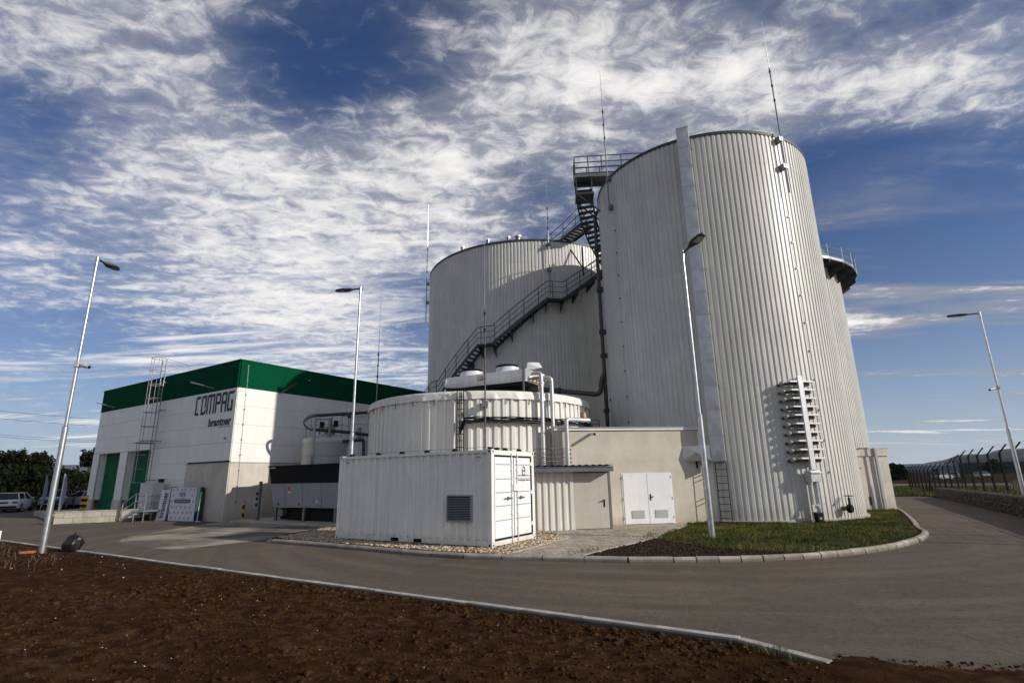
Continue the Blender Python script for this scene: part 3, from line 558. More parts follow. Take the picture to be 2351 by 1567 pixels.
# ------------------------------------------------------------------ tanks
def tank(name, label, c, r, ribs, per, tiers, m, depth=0.034, seg=(0.30, 0.12, 0.46, 0.12), facing=112, rim='steel', roof_h=0.5, foot=True):
    t = thing(name, label, 'tank', (c[0], c[1], 0))
    top = tiers[-1][1]; n = ribs
    MB().lathe([(r-0.02, 0.02), (r-0.02, top-0.02)], 96).build('shell', 'insul', t, smooth=True)
    if foot: MB().lathe([(r-0.05, 0.0), (r+0.16, 0.0), (r+0.16, 0.17), (r-0.05, 0.19)], 72).build('foundation_ring', 'conc', t, smooth=True)
    MB().lathe([(0.01, top+roof_h), (r*0.5, top+roof_h*0.6), (r-0.05, top+0.03)], 72).build('roof', m, t, smooth=True)
    rr = r+depth
    MB().lathe([(rr-0.10, top+0.09), (rr+0.035, top+0.09), (rr+0.035, top-0.05), (rr+0.01, top-0.05)], 128).build('rim', rim, t)
    toC = math.atan2(-c[1], -c[0]); dA = 2*math.pi*per/ribs; npan = ribs//per
    for ti, (z0, z1) in enumerate(tiers):
        mb = MB(); prof = []
        for k in range(per):
            a = k/per
            w = 1/per; q = 0.0; lv = [0, 0, depth, depth]
            # inner flat | rise | outer flat | fall
            for fr, d in ((0.0, 0), (seg[0], 0), (seg[0]+seg[1], depth), (seg[0]+seg[1]+seg[2], depth)): prof.append((a+fr*w, d))
        prof.append((1.0, 0)); o = 0.004*ti; v = []
        for a, d in prof:
            th = a*dA; x, y = (r+d+o)*math.cos(th), (r+d+o)*math.sin(th); v += [(x, y, z0-(0.05 if ti else 0)), (x, y, z1)]
        f = [(2*i, 2*i+2, 2*i+3, 2*i+1) for i in range(len(prof)-1)]
        me = mb.add(v, f).mesh('cladding_panel')
        for k in range(npan):
            mid = (k+0.5)*dA; df = (mid-toC+math.pi) % (2*math.pi)-math.pi
            if abs(df) < R(facing): obj('cladding_panel', me, m, t, (0, 0, 0), k*dA)
    return t
T1C, T1R, T2C, T2R, T3C, T3R, T4C, T4R = (10.35, 26.5), 5.34, (1.3, 39.77), 7.62, (-1.6, 25.9), 5.16, (19.0, 41.3), 6.78
TH = 17.0
TIERS = [(0.16, 5.4), (5.4, 10.6), (10.6, 15.5), (15.5, TH)]
tank('storage_tank', 'tall cream ribbed tank with a square metal duct running up its side', T1C, T1R, 148, 4, TIERS, 'clad')
tank('storage_tank', 'wide cream ribbed tank with a dark stairway climbing across it', T2C, T2R, 212, 4, TIERS, 'clad')
tank('storage_tank', 'ribbed cream tank half hidden behind the tallest one, ringed by a walkway', T4C, T4R, 188, 4, [(0.16, 5.4), (5.4, 10.6), (10.6, 16.2)], 'clad')
t3 = tank('low_tank', 'low round white ribbed tank under a creased tarpaulin rim', T3C, T3R, 96, 4, [(0.12, 5.0)], 'clad3', depth=0.06, seg=(0.44, 0.08, 0.40, 0.08), rim='tarp', roof_h=0.35)
# tarpaulin skirt with creases and a scalloped hem
def tarp():
    n = 420; V = []; F = []; nz = 7; ph = [random.uniform(0, 6.28) for _ in range(40)]
    for i in range(n):
        th = 2*math.pi*i/n; sc = (th*T3R/0.95) % 1.0; hem = 4.96-0.03*abs(math.sin(math.pi*sc))+0.012*noise.noise(Vector((math.cos(th)*9, math.sin(th)*9, 0)))
        fold = noise.noise(Vector((math.cos(th)*16, math.sin(th)*16, 4)))
        for j in range(nz):
            s = j/(nz-1); z = 5.27+(hem-5.27)*s
            cr = 0.045*s*fold*(1 if fold > 0 else .5)+0.03*noise.noise(Vector((math.cos(th)*26+z*3, math.sin(th)*26, z*5)))*math.sin(math.pi*min(1, s+.15))
            pin = 0.035*(1-abs(2*sc-1))*s+0.05*max(0, 1-abs(sc-.5)*9)*s*(1 if fold > -.1 else .2)
            rr = T3R+0.085+(0 if j else -0.06)+max(-0.015, cr)+pin
            V.append((rr*math.cos(th), rr*math.sin(th), z))
    for i in range(n):
        k = (i+1) % n
        for j in range(nz-1): F.append((i*nz+j, k*nz+j, k*nz+j+1, i*nz+j+1))
    obj('tarpaulin', npmesh('tarpaulin', V, F), 'tarp', t3)
    MB().lathe([(T3R+0.03, 5.27), (T3R*.6, 5.42), (0.02, 5.55)], 96).build('membrane_roof', 'tarp', t3, smooth=True)
    hm = MB().box(-0.012, -0.008, -0.16, 0.012, 0.008, 0.06).mesh('hook')
    k = int(2*math.pi*T3R/0.95)
    for i in range(k):
        th = i*0.95/T3R
        if math.sin(th) < 0.35: obj('hook', hm, 'black', t3, ((T3R+.10)*math.cos(th), (T3R+.10)*math.sin(th), 4.90), th+math.pi/2)
tarp()
# gas dome + ring walkway of the hidden tank
t4d = thing('gas_dome', 'green membrane dome behind the ring walkway railing', 'dome', (T4C[0], T4C[1], 16.25))
MB().lathe([(6.75*math.cos(a), 4.8*math.sin(a)) for a in [R(x) for x in range(0, 91, 9)]], 40).build('membrane', 'dome', t4d, smooth=True)
MB().lathe([(6.70, -0.1), (6.83, -0.1), (6.83, 0.05), (6.70, 0.05)], 40).build('clamp_ring', 'steel', t4d)
def ring_walk(cx, cy, z, r0, r1, a0, a1, n, label):
    t = thing('ring_walkway', label, 'walkway', (cx, cy, z))
    for k in range(n):
        b0, b1 = a0+(a1-a0)*k/n, a0+(a1-a0)*(k+1)/n
        p = [(r*math.cos(a), r*math.sin(a)) for r, a in ((r0, b0), (r1, b0), (r1, b1), (r0, b1))]
        MB().prism(p, -0.05, 0.0).build('floor_grating', 'steel', t)
        MB().bar((r1*math.cos(b0), r1*math.sin(b0), 0.08), (r1*math.cos(b1), r1*math.sin(b1), 0.08), 0.02, 0.16).build('toe_board', 'steelmid', t)
        a = b0; c, s = math.cos(a), math.sin(a)
        MB().slab([(r0*c, r0*s, -0.06), (r1*c, r1*s, -0.06), (r1*c, r1*s, -0.24), (r0*c, r0*s, -0.95)], (-s*0.03, c*0.03, 0)).build('bracket', 'steel', t)
        MB().cyl((r1*c, r1*s, -0.1), (r1*c, r1*s, 1.1), 0.028, n=6).build('post', 'galv', t)
    for h in (0.4, 0.75, 1.1):
        MB().tube([(r1*math.cos(a0+(a1-a0)*i/40), r1*math.sin(a0+(a1-a0)*i/40), h) for i in range(41)], 0.022, 6).build('rail', 'steelmid', t)
    return t
ring_walk(T4C[0], T4C[1], 16.1, T4R+0.06, T4R+1.15, R(-115), R(45), 14, 'dark curved walkway with railing bracketed round the half-hidden tank')
# ------------------------------------------------------------------ stairway round the wide tank
def spiral():
    t = thing('stairway', 'dark steel stairway with railings winding up the wide tank', 'stairs', (T2C[0], T2C[1], 0))
    ri, ro = T2R+0.10, T2R+0.92
    P = lambda r, a, z: (r*math.cos(R(a)), r*math.sin(R(a)), z)
    keys = [(-172, 4.6), (-141, 7.0), (-135.5, 7.0), (-113.5, 9.98), (-107, 9.98), (-83.5, 12.72), (-76.5, 12.72), (-56, 14.9), (-40, 16.75)]
    tread = None
    for (a0, z0), (a1, z1) in zip(keys[:-1], keys[1:]):
        if z0 == z1:   # landing
            MB().prism([P(ri, a0, 0)[:2], P(ro, a0, 0)[:2], P(ro, (a0+a1)/2, 0)[:2], P(ro, a1, 0)[:2], P(ri, a1, 0)[:2]], z0-0.05, z0).build('landing', 'steel', t)
            MB().tube([P(ro, a0+(a1-a0)*i/4, z0-.08) for i in range(5)], 0.07, 4).build('landing_beam', 'steel', t)
            for a in (a0, a1): MB().slab([P(ri, a, z0-.06), P(ro, a, z0-.06), P(ro, a, z0-.18), P(ri, a, z0-.75)], (0.03*math.sin(R(a)), -0.03*math.cos(R(a)), 0)).build('bracket', 'steel', t)
        else:
            n = max(4, round((z1-z0)/0.20))
            for k in range(n):
                b0, b1 = a0+(a1-a0)*k/n, a0+(a1-a0)*(k+1)/n; z = z0+(z1-z0)*(k+0.5)/n
                MB().prism([P(ri+.03, b0, 0)[:2], P(ro-.03, b0, 0)[:2], P(ro-.03, b1+.1, 0)[:2], P(ri+.03, b1+.1, 0)[:2]], z-0.045, z).build('tread', 'steel', t)
            for r in (ri, ro):
                m = 16; mb = MB(); v = []
                for i in range(m+1):
                    a = a0+(a1-a0)*i/m; z = z0+(z1-z0)*i/m
                    v += [P(r, a, z-.20), P(r, a, z+.06), P(r+.02, a, z+.06), P(r+.02, a, z-.20)]
                f = []
                for i in range(m):
                    for k in range(4): f.append((i*4+k, i*4+(k+1) % 4, i*4+4+(k+1) % 4, i*4+4+k))
                mb.add(v, f).build('stringer', 'steel', t)
            am, zm = (a0+a1)/2, (z0+z1)/2
            for a, z in ((a0+(a1-a0)*.33, z0+(z1-z0)*.33), (a0+(a1-a0)*.75, z0+(z1-z0)*.75)):
                MB().slab([P(ri-.08, a, z-.2), P(ro, a, z-.2), P(ro, a, z-.34), P(ri-.08, a, z-.75)], (0.04*math.sin(R(a)), -0.04*math.cos(R(a)), 0)).build('bracket', 'steel', t)
    aa = np.array([k[0] for k in keys]); zz = np.array([k[1] for k in keys]); A = np.linspace(-172, -40, 90); A = np.unique(np.concatenate([A, aa]))
    Z = np.interp(A, aa, zz)
    for h, rad in ((1.1, .028), (.75, .02), (.4, .02)):
        MB().tube([P(ro, a, z+h) for a, z in zip(A, Z)], rad, 6).build('rail', 'steel', t)
    for a in list(np.arange(-168, -40, 6.2)):
        z = float(np.interp(a, aa, zz)); MB().bar(P(ro, a, z-.1), P(ro, a, z+1.1), 0.045).build('post', 'steel', t)
spiral()
# upper flight between the tanks, landing platform on the tallest tank
def upper():
    t = thing('stair_platform', 'dark steel stair and railed platform at the top of the tallest tank', 'stairs', (T1C[0], T1C[1], 0))
    P = lambda r, a, z: (r*math.cos(R(a)), r*math.sin(R(a)), z)
    ri, ro = T1R+0.35, T1R+1.25
    # helical flight, from behind round to the left flank
    a0, z0, a1, z1 = 128.0, 14.3, 171.0, 18.0; n = 18
    for k in range(n):
        b0, b1 = a0+(a1-a0)*k/n, a0+(a1-a0)*(k+1)/n; z = z0+(z1-z0)*(k+.5)/n
        MB().prism([P(ri, b0, 0)[:2], P(ro, b0, 0)[:2], P(ro, b1+.4, 0)[:2], P(ri, b1+.4, 0)[:2]], z-.05, z).build('tread', 'steel', t)
    for r in (ri, ro):
        MB().tube([P(r, a0+(a1-a0)*i/14, z0+(z1-z0)*i/14-.06) for i in range(15)], 0.055, 4).build('stringer', 'steel', t)
    MB().tube([P(ro, a0+(a1-a0)*i/14, z0+(z1-z0)*i/14+1.05) for i in range(15)], 0.025, 6).build('rail', 'steel', t)
    for i in range(0, 15, 3): q = P(ro, a0+(a1-a0)*i/14, z0+(z1-z0)*i/14); MB().bar(q, (q[0], q[1], q[2]+1.05), .04).build('post', 'steel', t)
    # platform at z 18.2: a radial deck reaching over the rim
    c, s = math.cos(R(176)), math.sin(R(176)); d = Vector((c, s, 0)); e = Vector((-s, c, 0))
    pl = lambda u, v, z: d*u+e*v+Vector((0, 0, z))
    zt = 18.25
    MB().slab([pl(T1R-2.6, -.55, zt), pl(T1R+1.3, -.55, zt), pl(T1R+1.3, .55, zt), pl(T1R-2.6, .55, zt)], (0, 0, .05)).build('deck', 'steel', t)
    for v in (-.55, .55):
        MB().bar(pl(T1R-2.6, v, zt-.08), pl(T1R+1.3, v, zt-.08), .05, .18).build('deck_beam', 'steelmid', t)
        for h in (.4, .75, 1.12): MB().bar(pl(T1R-2.6, v, zt+h), pl(T1R+1.3, v, zt+h), .04).build('rail', 'steel', t)
        for u in (-2.4, -1.3, -.2, .55, 1.3): MB().bar(pl(T1R+u, v, zt), pl(T1R+u, v, zt+1.12), .05).build('post', 'steel', t)
    for h in (.4, .75, 1.12): MB().bar(pl(T1R+1.3, -.55, zt+h), pl(T1R+1.3, .55, zt+h), .04).build('rail', 'steel', t)
    for u in (.4, 1.25):
        MB().bar(pl(T1R+u, -.5, zt-.1), pl(T1R+u, -.5, zt-1.1), .05).build('hanger', 'steel', t)
        MB().bar(pl(T1R+u, .5, zt-.1), pl(T1R+u, .5, zt-1.1), .05).build('hanger', 'steel', t)
    MB().slab([pl(T1R+.3, -.55, zt-1.1), pl(T1R+1.3, -.55, zt-1.1), pl(T1R+1.3, .55, zt-1.1), pl(T1R+.3, .55, zt-1.1)], (0, 0, -.12)).build('lower_deck', 'steel', t)
    for u in (.1, .9): MB().bar(pl(T1R-.1, .5*(1 if u < .5 else -1), zt-2.4), pl(T1R+1.2, .5*(1 if u < .5 else -1), zt-1.2), .06).build('brace', 'steel', t)
    # bridge flight coming from the wide tank's roof
    o = Vector((T1C[0], T1C[1], 0)); A = Vector((2.2, 35.5, 16.95))-o; B = Vector(P((ri+ro)/2, 150, 16.4)); B = Vector((5.0, 31.2, 17.6))-o
    dd = (B-A); side = Vector((-dd.y, dd.x, 0)).normalized()*.45
    n = 16
    for v in (-1, 1):
        MB().bar(A+side*v, B+side*v, .05, .22).build('stringer', 'steel', t)
        for h in (.55, 1.05): MB().tube([A+side*v+Vector((0, 0, h-.9)), A.lerp(B, .12)+side*v+Vector((0, 0, h)), A.lerp(B, .6)+side*v+Vector((0, 0, h)), B+side*v+Vector((0, 0, h+.25))], .025, 6).build('rail', 'steel', t)
        for k in (.12, .37, .62, .87): q = A.lerp(B, k)+side*v; MB().bar(q, q+Vector((0, 0, 1.05)), .04).build('post', 'steel', t)
    for k in range(n):
        q = A.lerp(B, (k+.5)/n); MB().slab([q-side, q+side, q+side+dd.normalized()*.25, q-side+dd.normalized()*.25], (0, 0, -.04)).build('tread', 'steel', t)
    C = Vector((4.6, 31.5, 16.2))-o
    MB().bar(A.lerp(B, .55), C+Vector((0, 0, -1.5)), .07).build('brace', 'steel', t); MB().bar(C, C+Vector((0, 0, -2)), .1).build('brace', 'steel', t)
upper()
# ------------------------------------------------------------------ square duct on the tallest tank
def duct():
    th = -114.3; rz = R(th+90); n = Vector((math.cos(R(th)), math.sin(R(th)), 0)); p = Vector((T1C[0], T1C[1], 0))+n*(T1R+.05)
    t = thing('air_duct', 'square sheet metal duct with crossed creases up the tallest tank', 'duct', (p.x, p.y, 2.42), rz)
    W, D = 0.26, 0.36; H = 1.0
    def sect(h):
        mb = MB(); f = -D
        v = [(-W, 0, 0), (W, 0, 0), (W, f, 0), (-W, f, 0), (-W, 0, h), (W, 0, h), (W, f, h), (-W, f, h), (0, f-.022, h/2), (W+.012, f/2, h/2), (-W-.012, f/2, h/2)]
        fc = [(3, 2, 8), (2, 6, 8), (6, 7, 8), (7, 3, 8), (1, 5, 9), (5, 6, 9), (6, 2, 9), (2, 1, 9), (0, 3, 10), (3, 7, 10), (7, 4, 10), (4, 0, 10), (0, 1, 2, 3), (4, 7, 6, 5)]
        mb.add(v, fc); mb.box(-W-.012, -D-.012, h-.03, W+.012, 0, h-.004); return mb.mesh('duct_section')
    me = sect(H-.004)
    for k in range(15): obj('duct_section', me, 'alu', t, (0, 0, k*H))
    for z in (3, 7, 11, 14): MB().box(-W-.05, -.1, z, W+.05, .06, z+.05).build('strap', 'galv', t)
    # horizontal leg along the building wall
    hl = MB(); x0, x1, f, b, z0, z1 = -1.55, -W-.01, -D-.02, .12, 0.02, 0.62; cx = (x0+x1)/2
    hl.add([(x0, b, z0), (x1, b, z0), (x1, f, z0), (x0+.12, f, z0), (x0, b, z1), (x1, b, z1), (x1, f, z1), (x0+.12, f, z1), (cx+.1, f-.11, (z0+z1)/2+.06)],
           [(3, 2, 8), (2, 6, 8), (6, 7, 8), (7, 3, 8), (0, 3, 7, 4), (1, 5, 6, 2), (0, 1, 2, 3), (4, 7, 6, 5), (0, 4, 5, 1)])
    hl.build('duct_leg', 'alu', t)
    MB().box(x0-.06, f+.02, z0-.03, x0+.03, b, z1+.03).build('duct_flange', 'aluwhite', t)
    MB().bar((-.85, -.1, -.25), (-.85, -.1, 0.02), .06).build('hanger', 'black', t)
duct()
def ladder(name, label, loc, rz, w, h, step, m, r=.022, rr=.014):
    t = thing(name, label, 'ladder', loc, rz)
    for s in (-1, 1): MB().bar((s*w/2, 0, 0), (s*w/2, 0, h), .035, .02).build('stile', m, t)
    rg = MB().cyl((-w/2, 0, 0), (w/2, 0, 0), rr, n=6).mesh('rung'); k = 0; z = step*.6
    while z < h: obj('rung', rg, m, t, (0, 0, z)); z += step
    for z in (h*.12, h*.5, h*.9):
        for s in (-1, 1): MB().bar((s*w/2, 0, z), (s*w/2, .2, z), .03, .03).build('bracket', m, t)
    return t
th = -113.9; n = Vector((math.cos(R(th)), math.sin(R(th)))); p = Vector(T1C)+n*(T1R+.24)
ladder('access_ladder', 'thin dark ladder on the tank wall below the square duct', (p.x, p.y, .12), R(th+90), .40, 2.25, .26, 'steel')
# ------------------------------------------------------------------ pipe manifold
def manifold():
    th = -79.8; n = Vector((math.cos(R(th)), math.sin(R(th)))); p = Vector(T1C)+n*(T1R+.045)
    t = thing('pipe_manifold', 'rack of ten white pipe arms with a vertical metal cover on the tank', 'pipes', (p.x, p.y, 0), R(th+90))
    for i in range(10):
        z = 2.38+i*.330
        MB().tube(bend([(-.62, .08, z-.02), (-.62, -.27, z-.02), (.52, -.27, z-.02), (.52, .08, z-.02)], .16, 5), .062, 8).build('pipe_loop', 'brown', t, smooth=True)
        MB().box(-.44, -.42, z+.035, -.115, -.15, z+.095).build('arm_cover', 'aluwhite', t, bevel=.008); MB().box(.115, -.42, z+.035, .60, -.15, z+.095).build('arm_cover', 'aluwhite', t, bevel=.008)
        MB().ball((-.62, -.16, z+.01), .105, 10, 6).build('elbow', 'grey', t, smooth=True)
        MB().box(-.10, -.30, z-.03, .10, -.10, z+.05).build('clamp', 'steelmid', t)
        if i % 2 == 1: MB().tube([(-.30+.55*k/8, -.20-.10*math.sin(math.pi*k/8), z+.17) for k in range(9)], .018, 6).build('hose_loop', 'steel', t)
    MB().slab([(-.10, -.44, 2.02), (.10, -.44, 2.02), (.11, -.40, 2.02), (-.11, -.40, 2.02)], (0, 0, 3.62)).build('cover_strip', 'aluwhite', t)
    MB().box(-.12, -.39, 2.0, .12, -.30, 5.6).build('backing_channel', 'alu', t)
    b = MB().box(-.19, -.46, 1.58, .23, -.10, 1.98).build('valve_box', 'alu', t, bevel=.01)
    MB().slab([(-.20, -.50, 1.93), (-.20, -.30, 2.05), (-.20, -.30, 2.03), (-.20, -.52, 1.90)], (.46, 0, 0)).build('box_hood', 'aluwhite', t)
    MB().cyl((-.10, -.22, .75), (-.10, -.22, 1.6), .062, n=12).build('riser_pipe', 'galv', t, smooth=True)
    MB().cyl((.14, -.22, .30), (.14, -.22, 1.6), .078, n=12).build('riser_pipe', 'galv', t, smooth=True)
    MB().cyl((-.08, -.30, .70), (.02, -.42, .66), .07, n=10).build('valve_body', 'aluwhite', t, smooth=True)
    MB().bar((.05, -.28, .80), (.36, -.30, .77), .025).build('valve_lever', 'galv', t)
manifold()
def vcase():
    th = -80.2; n = Vector((math.cos(R(th)), math.sin(R(th)))); p = Vector(T1C)+n*(T1R+.40)
    t = thing('floor_box', 'small black box standing on grass under the pipe rack', 'box', (p.x, p.y, .11), R(th+90-4))
    MB().box(-.13, -.10, 0, .13, .10, .34).build('housing', 'black', t, bevel=.015); MB().box(-.14, -.11, .34, .14, .11, .37).build('lid', 'steel', t); MB().box(-.05, -.112, .12, .05, -.101, .2).build('label_plate', 'grey', t)
vcase()
def valve():
    th = -63.2; n = Vector((math.cos(R(th)), math.sin(R(th)))); p = Vector(T1C)+n*(T1R+.045)
    t = thing('gate_valve', 'black handwheel valve on a short stub low on the tank', 'valve', (p.x, p.y, .55), R(th+90))
    MB().cyl((0, .05, 0), (0, -.22, 0), .085, n=14).build('stub_pipe', 'rust', t, smooth=True); MB().cyl((0, -.20, 0), (0, -.24, 0), .13, n=16).build('flange', 'rust', t)
    MB().cyl((0, -.24, 0), (0, -.30, 0), .17, n=18).build('valve_body', 'black', t); MB().cyl((0, -.30, 0), (0, -.36, 0), .12, n=16).build('blind_flange', 'black', t)
    MB().bar((0, -.29, .1), (0, -.29, .40), .08, .06).build('bonnet', 'black', t); MB().cyl((0, -.29, .38), (0, -.29, .52), .018, n=8).build('stem', 'steel', t)
    MB().tube([(.15*math.cos(2*math.pi*k/16), -.29+.15*math.sin(2*math.pi*k/16), .47) for k in range(17)], .016, 6).build('handwheel', 'black', t)
    for k in range(3): a = k*2.09; MB().bar((0, -.29, .47), (.15*math.cos(a), -.29+.15*math.sin(a), .47), .016).build('spoke', 'black', t)
valve()
# down conductor beads and plates on the tallest tank
def conductor(th, z0, z1, step, label):
    n = Vector((math.cos(R(th)), math.sin(R(th)))); p = Vector(T1C)+n*(T1R+.075)
    t = thing('earth_conductor', label, 'wire', (p.x, p.y, 0), R(th+90)); MB().cyl((0, 0, z0), (0, 0, z1), .008, n=5).build('wire', 'galv', t)
    c = MB().box(-.03, -.03, -.035, .03, .03, .035).mesh('clip'); z = z0+.3
    while z < z1: obj('clip', c, 'steelmid', t, (0, 0, z)); z += step
conductor(-68.2, .4, 13.8, 1.22, 'thin earthing wire with clips down the sunlit side of the tallest tank')
conductor(-159, 4.0, 14.6, 1.2, 'thin earthing wire with clips down the shaded side of the tallest tank')
# ------------------------------------------------------------------ lightning rods
def rod(label, x, y, zb, zmid, zt, zthick, plates=(), rz=0, standoff=.2, m0='steelmid'):
    t = thing('lightning_rod', label, 'rod', (x, y, zb), rz, None)
    MB().cyl((0, 0, 0), (0, 0, zmid-zb), .030, n=8).build('mast', m0, t, smooth=True)
    MB().cyl((0, 0, zmid-zb), (0, 0, zthick-zb), .026, n=8).build('insulated_mast', 'brown', t, smooth=True)
    MB().cyl((0, 0, zthick-zb), (0, 0, zt-zb), .016, .007, n=6).build('tip', 'galv', t)
    for k in range(3): z = zmid-zb+(zthick-zmid)*(.1+.4*k); MB().cyl((0, 0, z-.05), (0, 0, z+.05), .045, n=8).build('collar', 'black', t)
    for z in plates: MB().box(-.11, -.02, z-zb-.11, .11, standoff, z-zb+.11).build('clamp_plate', 'steelmid', t)
    return t
def on(c, r, th, off): return (c[0]+(r+off)*math.cos(R(th)), c[1]+(r+off)*math.sin(R(th)))
x, y = on(T1C, T1R, -67.6, .28); rod('tall lightning rod clamped to the sunlit side of the tallest tank', x, y, 14.0, 18.6, 23.3, 20.6, (16.75, 15.35), R(-67.6+90), .25)
x, y = on(T1C, T1R, -160.5, .22); rod('tall lightning rod on the shaded side of the tallest tank, beside the platform', x, y, 15.0, 19.1, 23.6, 21.1, (16.9, 15.25), R(-160.5+90))
x, y = on(T2C, T2R, -81.2, .25); rod('lightning rod rising from the wide tank above the stairway', x, y, 13.2, 17.6, 23.6, 19.4, (16.7, 14.9), R(-81.2+90))
x, y = on(T2C, T2R, -170.5, .28); rod('lightning rod clamped to the outer flank of the wide tank by the hall', x, y, 13.4, 17.3, 23.3, 19.6, (16.5, 15.0), R(-170.5+90))
x, y = on(T3C, T3R, -84.6, .40); rod('long brown lightning rod standing in front of the low round tank', x, y, .1, 6.8, 12.0, 8.5, (4.7,), R(-84.6+90), .35, 'rust')
rod('lightning rod standing between the green hall and the low tank', -7.3, 28.2, 0.0, 7.2, 12.4, 8.7, (), 0)
for lb, x, y in (('short spike behind the railed platform on the tallest tank', 8.6, 30.6), ('short spike on the far rim of the tallest tank near the tall rod', 13.2, 30.0)):
    t = thing('roof_spike', lb, 'rod', (x, y, TH)); MB().cyl((0, 0, 0), (0, 0, 5.0 if x < 10 else 3.4), .012, .006, n=6).build('tip', 'galv', t); MB().cyl((0, 0, 0), (0, 0, .2), .05, n=8).build('foot', 'steel', t)
# little caps on the wide tank's rim
for i, th in enumerate((-128, -112, -101, -96)):
    x, y = on(T2C, T2R, th, -.15); t = thing('rim_vent', 'small stub vent on the wide tank rim' if i < 3 else 'largest capped stub vent on the wide tank rim', 'vent', (x, y, TH+.05), 0, 'stub vents along the wide tank rim')
    MB().cyl((0, 0, 0), (0, 0, .28), .10 if i < 3 else .16, n=10).build('stub', 'steelmid', t); MB().cyl((0, 0, .28), (0, 0, .36), .15 if i < 3 else .24, n=10).build('cap', 'galv', t)
# ------------------------------------------------------------------ riser between the tanks, dark header pipe
t = thing('riser_pipe', 'tall brown riser pipe clamped to the shaded flank of the tallest tank', 'pipe', (4.83, 27.45, 0))
MB().tube(bend([(0, 0, .1), (0, 0, 16.2), (.25, .1, 16.7), (.8, .2, 16.5)], .4), .10, 10).build('pipe', 'brown', t, smooth=True)
for z in (5.2, 8.1, 9.4, 11.8, 14.2): MB().box(-.14, -.14, z-.11, .35, .14, z+.11).build('clamp', 'steel', t)
t = thing('riser_pipe', 'slim cream riser pipe next to the tallest tank', 'pipe', (5.0, 27.2, 0)); MB().cyl((0, 0, .1), (0, 0, 6.6), .065, n=10).build('pipe', 'clad', t, smooth=True); MB().box(-.05, -.09, 5.6, .3, .09, 5.75).build('clamp', 'steel', t)
t = thing('header_pipe', 'dark header pipe bending between the tanks above the low tank', 'pipe', (4.55, 27.3, 6.0))
MB().tube(bend([(.25, .12, 1.1), (.05, .03, .7), (0, 0, 0), (-2.0, .9, .38), (-2.6, 1.2, .52), (-6, 2.6, .5)], .35, 6), .125, 10).build('pipe', 'brown', t, smooth=True)
MB().cyl((-2.0, .9, .38), (-2.15, .97, .42), .17, n=12).build('flange', 'steel', t); MB().bar((-2.2, 1.0, -.8), (-2.2, 1.0, .3), .1).build('support', 'steelmid', t)
